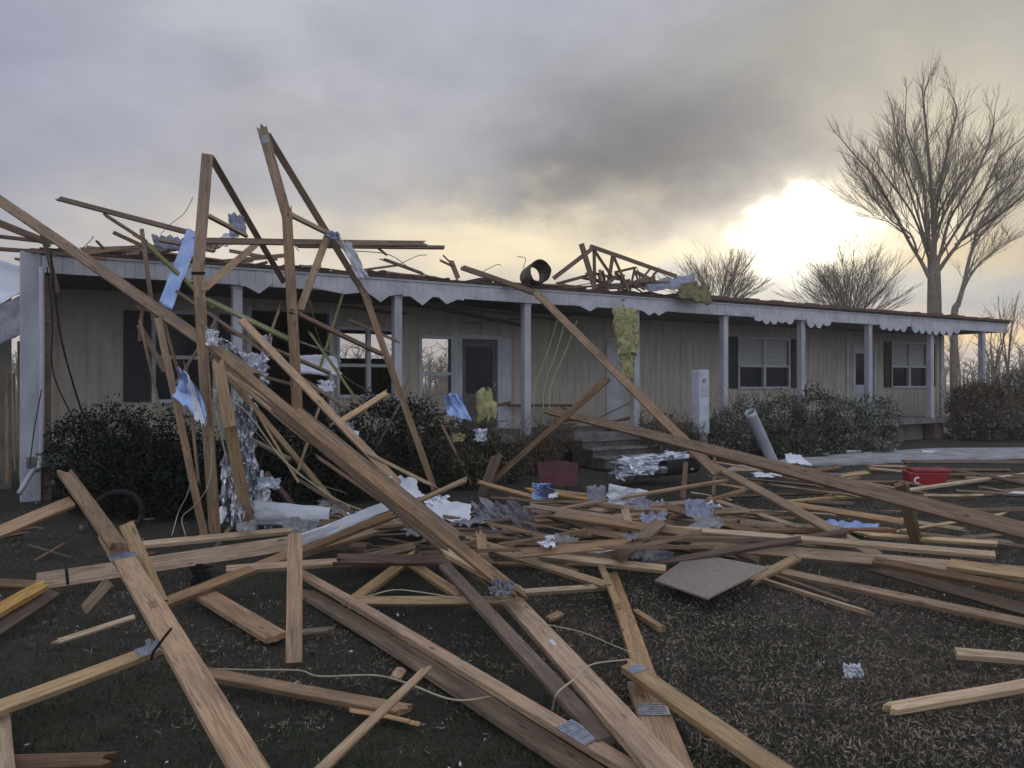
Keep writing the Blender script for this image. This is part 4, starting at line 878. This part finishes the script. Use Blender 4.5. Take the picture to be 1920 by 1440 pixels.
sheet('duct_wrap', [(1158, 862, 12.0), (1290, 845, 12.8), (1300, 880, 12.4), (1162, 896, 12.0)], .16, 'silver', 'torn silver wrap spread over the flexible duct', 'duct wrap', freq=6, nu=40, nv=20, ragged=.2, seed=12, smooth=False)
pipe('green_cylinder', P(1244, 878, 12.2), P(1302, 872, 12.6), .12, 'black', 'dark green-black cylinder at the right end of the silver duct', 'cylinder')
# white cabinet
e = empty('utility_cabinet', hl(tp(1313, -.9), -.9, 0), HA); tag(e, 'tall white utility cabinet standing before the porch between two posts', 'cabinet')
MB().box(-.14, .14, -.12, .12, .55, 1.83).build('cabinet_body', M['cab'], e, bevel=.02)
MB().box(-.11, .11, -.09, .09, 0, .549).build('cabinet_base', M['concrete'], e, bevel=.01)
MB().box(-.11, .11, -.132, -.122, 1.3, 1.8).build('cabinet_panel', M['white'], e, bevel=.004)
MB().tube([(-.03, -.133, 1.62), (-.03, -.16, 1.62)], .04, 16).build('dial', M['lead'], e)
# red box
e = empty('red_box', Pz(1735, 912, 0), R(-8)); tag(e, 'bright red plastic box with a pale emblem on the far lawn', 'box')
mb = MB(); mb.add([(-.42, -.22, .03), (.36, -.22, .03), (.36, .22, .03), (-.42, .22, .03), (-.46, -.25, .36), (.45, -.25, .36), (.45, .25, .36), (-.46, .25, .36)], [(3,2,1,0),(4,5,6,7),(0,1,5,4),(1,2,6,5),(2,3,7,6),(3,0,4,7)]); mb.build('box_body', M['red'], e, bevel=.03)
MB().box(-.36, .50, -.27, .27, .364, .43).build('lid', M['red'], e, bevel=.02)
mb = MB()
for k in range(9):
    a0 = R(60+k*240/9); a1 = R(60+(k+1)*240/9)
    c_ = (-.26, .17)
    q = [(c_[0]+r_*math.cos(a), c_[1]+r_*math.sin(a)) for r_, a in ((.085, a0), (.085, a1), (.05, a1), (.05, a0))]
    mb.prism(q, -.262, -.252)
mb.build('emblem', M['vinyl'], e)
e.rotation_euler = (0, 0, R(-8)); e.scale = (.64, .64, .64)
# black tyre-like barrel by the hedge, left
mb = MB(); ctr = Pz(218, 965, .25)
ring = [ctr+Vector((math.cos(a)*.26, math.sin(a)*.08, math.sin(a)*.22)) for a in [2*math.pi*k/32 for k in range(33)]]
tag(mb.tube(ring, .028, 8).build('coiled_hose', M['black'], None, True), 'black coil of hose or rubber at the foot of the left hedge', 'hose')
# cords and wires
def cord(pts, r, mat, label, name='cord', cat='cord'):
    o = MB().tube(spline([PT(*p) for p in pts], 8), r, 6).build(name, M[mat], None, True); tag(o, label, cat); return o
cord([(392, 1254, 'z.04'), (470, 1256, 'z.03'), (560, 1257, 'z.03'), (600, 1268, 'z.03'), (700, 1266, 'z.05'), (760, 1280, 'z.10'), (850, 1312, 'z.12'), (930, 1305, 'z.1')], .005, 'cable', 'long pale cord snaking over the grass at bottom centre')
cord([(690, 1118, 'z.15'), (740, 1106, 'z.18'), (800, 1112, 'z.18'), (900, 1128, 'z.2'), (960, 1125, 'z.2')], .005, 'green' if 'green' in M else 'cable', 'pale cord looping over the small triangle of braces')
cord([(1010, 1168, 'z.25'), (1090, 1185, 'z.2'), (1150, 1210, 'z.2'), (1205, 1232, 'z.18')], .003, 'cable', 'thin wire between the widest tan plank and the short plank')
cord([(1035, 1332, 'z.3'), (1045, 1300, 'z.42'), (1075, 1275, 'z.35'), (1110, 1246, 'z.28'), (1175, 1237, 'z.2')], .004, 'cable', 'pale wire arching over the widest tan plank')
cord([(322, 1005, 'z.02'), (335, 960, 8.3), (350, 930, 8.2), (360, 900, 8.1)], .006, 'cable', 'pale cord rising to the left of the slim grey stick')
cord([(348, 1005, 'z.02'), (342, 970, 8.3), (368, 945, 8.2), (392, 905, 8.1), (398, 840, 8.2)], .006, 'cable', 'pale looping cord between slim grey stick and first tall leg')
cord([(405, 770, 7.6), (420, 840, 7.6), (430, 900, 7.7), (445, 960, 7.8)], .006, 'cable', 'pale cord hanging in front of the orange-yellow post')
cord([(362, 370, 9.4), (345, 400, 9.6), (320, 420, 10), (300, 440, 10.5)], .004, 'bark', 'thin wire arching from the first tall leg to the eave', 'wire', 'wire')
cord([(398, 730, 7.9), (460, 770, 7.8), (530, 860, 7.6), (620, 930, 7.4), (700, 965, 7.2)], .007, 'cable', 'pale wire sagging below the longest chord')
cord([(400, 745, 8.1), (470, 800, 8.0), (560, 890, 7.8), (650, 925, 7.6)], .005, 'bark', 'dark wire sagging below the pale one')
cord([(95, 470, 10.2), (104, 560, 10.25), (118, 650, 10.3), (150, 760, 10.6), (170, 800, 10.8)], .012, 'black', 'thick black cable hanging from the eave before the left siding', 'cable', 'cable')
cord([(88, 500, 10.2), (98, 600, 10.25), (100, 700, 10.3), (140, 790, 10.5)], .009, 'black', 'thinner black cable beside the thick one before the left siding', 'cable', 'cable')
cord([(78, 730, 10.2), (65, 800, 10.1), (56, 870, 10.0)], .007, 'black', 'short black wire crossing the corner column', 'wire', 'wire')
for i, (x0, x1, lab) in enumerate([(1045, 1000, 'left'), (1060, 1018, 'middle'), (1082, 1030, 'right')]):
    cord([(x0, 600, 15.5), ((x0+x1)/2+4, 660, 15.4), (x1+4, 720, 15.2), (x1, 770, 15.0)], .008, 'cable', f'{lab} one of three thin cords hanging behind the centre porch post')
cord([(505, 615, 9.9), (560, 640, 9.9), (620, 662, 9.9), (640, 680, 9.9)], .014, 'green' if 'green' in M else 'leaf_grey', 'green-grey hose draped over the white bent panel', 'hose', 'hose')
cord([(372, 556, 8.4), (376, 600, 8.4), (395, 625, 8.3)], .02, 'bark', 'dark twisted strap on the first tall leg', 'strap', 'strap')
cord([(580, 560, 9.6), (600, 640, 10), (640, 700, 10.2), (700, 740, 10.4)], .005, 'green' if 'green' in M else 'leaf_grey', 'thin greenish wire under the porch right of the second tall leg', 'wire', 'wire')
for i, (x, y, w, m_, lab) in enumerate([(1392, 902, .14, 'red', 'small red scrap under the long dull brown chord, nearer the pipe'), (1436, 904, .10, 'red', 'smaller red scrap a step right of the other red one'), (1540, 851, .3, 'vinyl', 'white scrap on the path left of the far shrub'),
  (1600, 846, .35, 'vinyl', 'white scrap on the path before the far shrub'), (1670, 843, .25, 'vinyl', 'white scrap on the path before the far end of the porch'), (1745, 846, .4, 'vinyl', 'wide white scrap on the path below the far corner of the house'), (1560, 890, .3, 'vinyl', 'pale scrap on the lawn above the long dull brown chord'),
  (1440, 890, .5, 'vinyl', 'long white sheet on the lawn right of the rafter foot'), (1350, 905, .35, 'concrete', 'grey scrap at the crossing of rafter and brown chord')]):
    c = Pz(x, y, .05); w2 = w/2*F/c.y; h2 = w2*.16
    sheet('torn_scrap', [(x-w2, y-h2, 'z.08'), (x+w2, y-h2*.7, 'z.10'), (x+w2*.8, y+h2, 'z.04'), (x-w2*.9, y+h2, 'z.03')], .03, m_, lab, 'scrap', ragged=.2, seed=20+i, nu=10, nv=6)
cord([(322, 1178, 'z.60'), (312, 1190, 'z.58'), (300, 1206, 'z.54'), (288, 1222, 'z.50'), (284, 1236, 'z.42')], .006, 'black', 'black strap crossing the wide left plank at its joint with the golden stud', 'strap', 'strap')
sheet('plastic_bag', [(272, 1200, 3.75), (302, 1202, 3.75), (298, 1222, 3.7), (278, 1224, 3.7)], .02, 'tarp', 'small grey plastic bit under the black strap of the wide left plank', 'plastic scrap', freq=4, ragged=.2)
sheet('foil_scrap', [(765, 1198, 'z.10'), (800, 1196, 'z.10'), (806, 1212, 'z.04'), (768, 1216, 'z.04')], .02, 'lead', 'small blue-grey scrap between the flat plank and the long stud at bottom centre', 'scrap', freq=4, ragged=.3, seed=3)
sheet('foil_scrap', [(925, 1085, 4.95), (962, 1092, 4.9), (955, 1118, 4.85), (918, 1112, 4.9)], .05, 'tarp', 'dark purple-grey torn felt at the foot of the longest chord', 'felt scrap', freq=5, ragged=.35, seed=6, smooth=False)
rq = random.Random(77); cm = {'vinyl': 'white', 'silver': 'silver', 'lead': 'blue-grey', 'tarp': 'dark grey', 'concrete': 'grey'}; cl = {}
for i in range(34):
    x, y = (rq.uniform(760, 1330), rq.uniform(925, 1035)) if i < 24 else (rq.uniform(420, 760), rq.uniform(930, 1000)); z = rq.uniform(.06, .36); w = rq.uniform(.10, .34); m_ = rq.choice(list(cm))
    c = Pz(x, y, z); w2 = w/2*F/c.y; h2 = w2*rq.uniform(.2, .6); k = rq.uniform(-.5, .5)*h2
    cl.setdefault(m_, []).append((x, sheet('torn_scrap', [(x-w2, y-h2+k, c.y+.05), (x+w2, y-h2*.7-k, c.y+.06), (x+w2*.8, y+h2-k, c.y-.05), (x-w2*.9, y+h2+k, c.y-.06)], .04, m_, 'x', 'scrap', 'torn scraps in the lumber heap', ragged=.35, seed=60+i, nu=12, nv=8, freq=3, smooth=False)))
ordn = 'first second third fourth fifth sixth seventh eighth ninth tenth eleventh twelfth thirteenth fourteenth'.split()
for m_, l in cl.items():
    for i, (x, o) in enumerate(sorted(l, key=lambda q: q[0])): o['label'] = f'small torn {cm[m_]} scrap in the lumber heap, {ordn[i]} {cm[m_]} one from the left'
# black knot at the diagonal stud
sheet('black_knot', [(362, 1062, 'z.25'), (384, 1060, 'z.28'), (388, 1094, 'z.15'), (366, 1098, 'z.12')], .10, 'black', 'black knotted rag on the diagonal stud above the short square-cut plank', 'rag', freq=5, ragged=.3, smooth=False)
# ------------------------------------------------------------------ vegetation
def bush(name, lumps, n, leaf, mat, label, cat, group=None, stems=24, twig=0, seed=1, hollow=.55, mat2=None, base=None):
    r = np.random.default_rng(seed); L = [(PT(*c[:3]), c[3]) for c in lumps]
    b0 = base or Vector((sum(p.x for p, _ in L)/len(L), sum(p.y for p, _ in L)/len(L), 0))
    e = empty(name, b0); tag(e, label, cat, group)
    tot = sum(rr[0]*rr[2] for _, rr in L); P_ = []
    for p, rr in L:
        m_ = int(n*rr[0]*rr[2]/tot); d = r.normal(size=(m_, 3)); d /= np.linalg.norm(d, axis=1)[:, None]
        f = hollow+(1-hollow)*r.random(m_)**.6
        lump = np.array([1+.35*noise.noise(Vector(q)*2.2+Vector((seed, 0, 0)))+.18*noise.noise(Vector(q)*6) for q in d])
        c = np.array(p)+d*np.array(rr)*(f*lump)[:, None]; P_.append(c)
    c = np.concatenate(P_); c = c[c[:, 2] > .02]
    hole = np.array([noise.noise(Vector(q)*2.6+Vector((seed*3, 0, 0))) for q in c]); c = c[hole > -.28]; m_ = len(c)
    c = c-np.array(b0)
    l = r.uniform(.6, 1.4, m_)*leaf; w = l*r.uniform(.35, .6, m_)
    for mt, sl in ((mat, slice(0, None) if not mat2 else slice(0, int(m_*.7))), (mat2, slice(int(m_*.7), None))):
        if not mt: continue
        idx = r.permutation(m_)[sl] if mat2 else np.arange(m_)
        q = c[idx]
        me = scatter_quads(q[:, 0], q[:, 1], q[:, 2], w[idx], l[idx], .9, 'foliage', None)
        link('foliage', me, M[mt], e)
    mb = MB(); rd = random.Random(seed)
    for i in range(stems):
        p, rr = rd.choice(L); tip = Vector(p)+Vector((rd.uniform(-1, 1)*rr[0], rd.uniform(-1, 1)*rr[1], rd.uniform(.2, 1.15)*rr[2]))-b0
        a = Vector((Vector(p).x-b0.x+rd.uniform(-.3, .3)*rr[0], Vector(p).y-b0.y+rd.uniform(-.2, .2), 0)); mid = a.lerp(tip, .5)+Vector((rd.uniform(-.1, .1), 0, .08))
        mb.tube([a, mid, tip], [.012, .008, .003], 4)
    for i in range(twig):
        p, rr = rd.choice(L); s = Vector(p)-b0+Vector((rd.uniform(-1, 1)*rr[0], rd.uniform(-1, 1)*rr[1], rd.uniform(-.6, .8)*rr[2]))
        t_ = s+Vector((rd.gauss(0, .18), rd.gauss(0, .12), rd.uniform(.1, .5))); mb.tube([s, s.lerp(t_, .5)+Vector((rd.gauss(0, .03), 0, .02)), t_], [.006, .005, .002], 3, False)
    mb.build('stem', M['stem'], e)
    return e
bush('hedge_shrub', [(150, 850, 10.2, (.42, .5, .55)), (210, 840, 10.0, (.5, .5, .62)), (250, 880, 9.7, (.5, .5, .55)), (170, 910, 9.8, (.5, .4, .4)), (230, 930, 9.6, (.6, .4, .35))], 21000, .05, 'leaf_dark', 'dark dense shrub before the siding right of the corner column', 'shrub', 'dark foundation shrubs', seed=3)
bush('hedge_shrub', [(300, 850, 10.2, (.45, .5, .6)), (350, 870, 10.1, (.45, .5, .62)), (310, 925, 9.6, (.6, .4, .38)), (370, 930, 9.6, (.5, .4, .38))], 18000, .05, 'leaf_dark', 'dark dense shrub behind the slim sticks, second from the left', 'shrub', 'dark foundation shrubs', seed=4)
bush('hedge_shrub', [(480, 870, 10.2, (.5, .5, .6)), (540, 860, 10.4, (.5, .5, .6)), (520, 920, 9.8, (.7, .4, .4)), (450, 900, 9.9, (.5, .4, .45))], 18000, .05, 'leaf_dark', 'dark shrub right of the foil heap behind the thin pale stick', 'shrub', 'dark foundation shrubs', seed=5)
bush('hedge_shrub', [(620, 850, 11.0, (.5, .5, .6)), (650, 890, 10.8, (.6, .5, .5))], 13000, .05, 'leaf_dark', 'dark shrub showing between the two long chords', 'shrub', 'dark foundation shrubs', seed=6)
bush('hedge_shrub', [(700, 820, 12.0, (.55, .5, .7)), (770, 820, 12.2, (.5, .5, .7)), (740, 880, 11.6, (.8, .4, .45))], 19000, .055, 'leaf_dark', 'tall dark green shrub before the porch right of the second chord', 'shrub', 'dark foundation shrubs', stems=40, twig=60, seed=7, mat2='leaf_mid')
bush('hedge_shrub', [(850, 845, 12.6, (.5, .5, .5)), (900, 850, 12.8, (.5, .5, .45)), (940, 870, 12.8, (.45, .4, .35)), (870, 885, 12.0, (.7, .3, .32))], 16000, .055, 'leaf_mid', 'bent leafy shrub holding the blue sheet and yellow insulation', 'shrub', stems=50, twig=120, seed=8, mat2='leaf_brown')
bush('twiggy_shrub', [(1010, 850, 14.0, (.4, .4, .35)), (1040, 830, 14.4, (.35, .3, .3))], 2600, .05, 'leaf_brown', 'sparse twiggy shrub left of the porch steps', 'shrub', stems=60, twig=200, seed=9)
bush('twiggy_shrub', [(1240, 825, 15.6, (.5, .4, .5)), (1290, 830, 16, (.4, .4, .45))], 4500, .06, 'leaf_brown', 'brown twiggy shrub around the foot of the tall white cabinet', 'shrub', stems=50, twig=160, seed=10, mat2='leaf_grey')
bush('green_shrub', [(1360, 815, 16.6, (.5, .4, .55)), (1400, 790, 17.2, (.5, .4, .6))], 6500, .065, 'leaf_grey', 'greyish shrub behind the leaning pale pipe', 'shrub', 'grey-green shrubs by the porch', twig=80, seed=11, mat2='leaf_mid')
bush('green_shrub', [(1470, 800, 17.6, (.7, .5, .75)), (1530, 790, 18.2, (.6, .5, .8)), (1500, 840, 17.0, (.7, .4, .35))], 12000, .07, 'leaf_mid', 'big green shrub right of the leaning pale pipe', 'shrub', 'grey-green shrubs by the porch', twig=60, seed=12, mat2='leaf_grey')
bush('green_shrub', [(1590, 800, 18.6, (.65, .5, .75)), (1645, 795, 19.2, (.55, .5, .75)), (1610, 840, 18, (.8, .4, .3))], 12000, .07, 'leaf_grey', 'rounded grey-green shrub nearest the far porch door', 'shrub', 'grey-green shrubs by the porch', twig=60, seed=13, mat2='leaf_mid')
bush('brush_thicket', [(1815, 770, 22.2, (.65, .4, .8)), (1850, 765, 22.4, (.7, .4, .85)), (1840, 800, 21.9, (.9, .4, .45))], 13000, .09, 'leaf_brown', 'tangled brown brush at the far end of the porch', 'brush', stems=120, twig=500, seed=14, mat2='leaf_grey')
bush('brush_thicket', [(1905, 755, 23, (.8, .6, 1.1)), (1960, 760, 24, (1.2, .8, 1.3)), (1920, 800, 22.3, (1.2, .6, .5))], 15000, .09, 'leaf_grey', 'tangled brush at the right edge beyond the path', 'brush', stems=120, twig=500, seed=15, mat2='leaf_brown')
# bare trees
def grow(mb, p, d, L, r, depth, rd, up=.25, tw=None, lat=None):
    n = 4 if depth > 1 else 2; pts = [p]; rs = [r]; q = p.copy(); dd = d.copy()
    for i in range(n):
        dd = (dd+Vector((rd.gauss(0, .05), rd.gauss(0, .05), up*.12))).normalized(); q = q+dd*L/n; pts.append(q.copy()); rs.append(r*(1-.55*(i+1)/n))
    mb.tube(pts, rs, 5 if r > .03 else 3, False)
    if depth <= 0: return
    k = rd.choice([3, 3, 4])
    for i in range(k):
        s = rd.uniform(.35, 1.0) if i else 1.0; j = min(int(s*n), n); b_ = pts[j]
        dv = (pts[j]-pts[j-1]).normalized(); ax = Vector((rd.gauss(0, 1), rd.gauss(0, 1), rd.gauss(0, .4))).normalized()
        nd = (dv+ax*rd.uniform(.2, .42)).normalized(); nd.z = nd.z*.9+.12; nd.normalize()
        grow(mb, b_, nd, L*rd.uniform(.68, .9), max(rs[j]*.72, .006), depth-1, rd, up)
def bare_tree(label, base, trunk, limbs, dpt, seed, depth=3, tr=None, br=.09, group=None, subL=1.6, nsub=6, sq=1.0, mt='bark'):
    """limbs: lists of points (x,y) seen from the yard at distance dpt, spread in depth"""
    e = empty('bare_tree', base); tag(e, label, 'tree', group); rd = random.Random(seed)
    mb = MB(); 
    for pts, r0, r1 in trunk:
        q = [P(x, y, dpt)-base if y is not None else Vector((0, 0, 0)) for x, y in pts]
        q = spline(q, 4); mb.tube(q, [r0+(r1-r0)*i/(len(q)-1) for i in range(len(q))], 10)
    mb.build('trunk', M['bark'], e, True)
    mb = MB()
    for pts, r0 in limbs:
        pts = [(x, y if y > 500 else 500-(500-y)*sq) for x, y in pts]
        off = rd.uniform(-2.0, 2.0); n = len(pts)
        q = spline([P(x, y, dpt)+Vector((0, off*i/(n-1), 0))-base for i, (x, y) in enumerate(pts)], 4); m_ = len(q)
        rs = [r0*(1-.82*i/(m_-1)) for i in range(m_)]; mb.tube(q, rs, 6)
        for s in range(nsub):
            j = int(m_*(.18+.78*(s+rd.random())/nsub)); j = min(j, m_-1)
            dv = (q[j]-q[j-1]).normalized(); nd = (dv+Vector((rd.gauss(0, .42), rd.gauss(0, .5), .12))).normalized()
            grow(mb, q[j], nd, subL*rd.uniform(.7, 1.3)*(1.35-1.05*j/m_), max(rs[j]*.42, .008), depth-1 if j < m_*.65 else depth-2, rd)
        grow(mb, q[-1], (q[-1]-q[-2]).normalized(), subL*.4, rs[-1], depth-2, rd)
    mb.build('crown', M[mt], e)
dT = 34.0
base = Vector(((1752-960)/F*dT, dT, 0))
bare_tree('tall bare vase-shaped tree behind the right end of the house', base,
   [([(1752, 785), (1752, 600), (1751, 505), (1748, 480)], .33, .2)],
   [([(1742, 520), (1730, 490), (1708, 445), (1654, 325), (1609, 261), (1585, 225)], 0.094), ([(1744, 500), (1738, 470), (1721, 419), (1706, 325), (1669, 242), (1661, 190)], 0.094),
    ([(1748, 500), (1745, 460), (1736, 362), (1721, 231), (1710, 167), (1714, 135)], 0.108), ([(1752, 500), (1752, 460), (1753, 381), (1777, 240), (1790, 180), (1776, 140)], 0.094),
    ([(1758, 510), (1775, 480), (1800, 437), (1845, 325), (1862, 280), (1905, 235)], 0.094), ([(1756, 500), (1764, 465), (1779, 400), (1819, 325), (1850, 240), (1858, 180)], 0.086),
    ([(1720, 470), (1700, 435), (1655, 405), (1610, 350), (1592, 330)], 0.050), ([(1750, 470), (1770, 380), (1830, 280), (1890, 190)], 0.065), ([(1790, 455), (1850, 400), (1915, 330)], 0.050),
    ([(1742, 470), (1715, 370), (1690, 280), (1680, 200)], 0.058), ([(1706, 440), (1660, 410), (1630, 405)], .036), ([(1752, 470), (1765, 400), (1790, 330), (1822, 250)], .06), ([(1741, 480), (1700, 400), (1640, 330), (1600, 290)], .06), ([(1762, 480), (1815, 400), (1880, 320), (1930, 290)], .06), ([(1745, 470), (1728, 360), (1700, 260), (1690, 170)], .06)],
   dT, 5, depth=4, subL=1.35, nsub=12, sq=.90)
base = Vector(((1792-960)/F*33, 33, 0))
bare_tree('slim second bare trunk leaning right beside the tall tree', base, [([(1789, 785), (1789, 600), (1795, 570)], .16, .12)],
   [([(1795, 575), (1807, 531), (1822, 467), (1856, 419), (1920, 365)], .11), ([(1803, 548), (1830, 510), (1866, 478), (1935, 435)], .06), ([(1822, 467), (1850, 400), (1900, 340)], .06)], 33, 9, depth=4, subL=1.2, nsub=10)
def fan(cx, cy, n, R0, seed, spread=75, el=1.0):
    rd = random.Random(seed); o = []
    for i in range(n):
        a = R(-spread+2*spread*(i+.5)/n+rd.uniform(-5, 5)); L = R0*rd.uniform(.45, 1.12)
        m_ = (cx+math.sin(a)*L*.45, cy-math.cos(a)*L*.5*el); e_ = (cx+math.sin(a)*L*1.0, cy-math.cos(a)*L*el)
        o.append(([(cx+math.sin(a)*6, cy), m_, e_], .032))
    return o
b3 = Vector(((1345-960)/F*30, 30, 0))
bare_tree('low rounded bare tree above the eave left of the sun glow', b3, [([(1345, 795), (1345, 640), (1345, 585)], .16, .12)], fan(1345, 590, 24, 110, 3, 70), 30, 21, depth=3, subL=.75, nsub=9, mt='bark_glare_washed', group='bare trees behind the roof')
b4 = Vector(((1592-960)/F*31, 31, 0))
bare_tree('broad bare tree above the eave between the sun glow and the tall tree', b4, [([(1592, 790), (1592, 660), (1592, 610)], .2, .14)], fan(1592, 612, 28, 135, 6, 72, 1.1), 31, 31, depth=3, subL=.85, nsub=10, mt='bark_glare_washed', group='bare trees behind the roof')
for i, (x, y, h, d, lab) in enumerate([(1865, 700, 110, 36, 'small bare sapling right of the last porch post'), (1890, 700, 130, 38, 'bare sapling at the right edge above the brush'), (1800, 700, 90, 44, 'tiny bare tree seen under the end of the porch roof'), (1935, 700, 110, 40, 'bare sapling cut off by the right edge')]):
    bb = Vector(((x-960)/F*d, d, 0))
    bare_tree(lab, bb, [([(x, y+50), (x, y)], .08, .05)], [([(x, y), (x+random.uniform(-6, 6), y-h*.5), (x+random.uniform(-14, 14), y-h)], .045) for _ in range(4)], d, 60+i, depth=3, subL=.9, nsub=4)
# far tree line
mb = MB(); rd = random.Random(3)
for i in range(900):
    x = rd.uniform(-110, 150); y = rd.uniform(95, 120); h = rd.uniform(3.0, 6.5)
    mb.tube([(x, y, 0), (x+rd.gauss(0, .3), y, h*.6), (x+rd.gauss(0, .6), y, h)], [.2, .12, .03], 4, False)
    for k in range(14):
        z = h*rd.uniform(.25, 1); a = Vector((x, y, z)); b_ = a+Vector((rd.gauss(0, 1.0), rd.gauss(0, .5), rd.uniform(.3, 1.4))); mb.tube([a, b_], [.06, .02], 3, False)
tag(mb.build('distant_woods', M['bark']), 'hazy line of leafless woods on the horizon', 'woods', kind='stuff')

# haze
hm = bpy.data.materials.new('haze'); hm.use_nodes = True; t = hm.node_tree; t.nodes.clear()
pv = t.nodes.new('ShaderNodeVolumePrincipled'); pv.inputs['Density'].default_value = .0014; pv.inputs['Color'].default_value = (.93, .93, .95, 1); pv.inputs['Anisotropy'].default_value = .4
mo = t.nodes.new('ShaderNodeOutputMaterial'); t.links.new(pv.outputs[0], mo.inputs['Volume'])
tag(MB().box(-430, 430, -60, 430, -1.2, 17.5).build('haze', hm), kind='stuff')
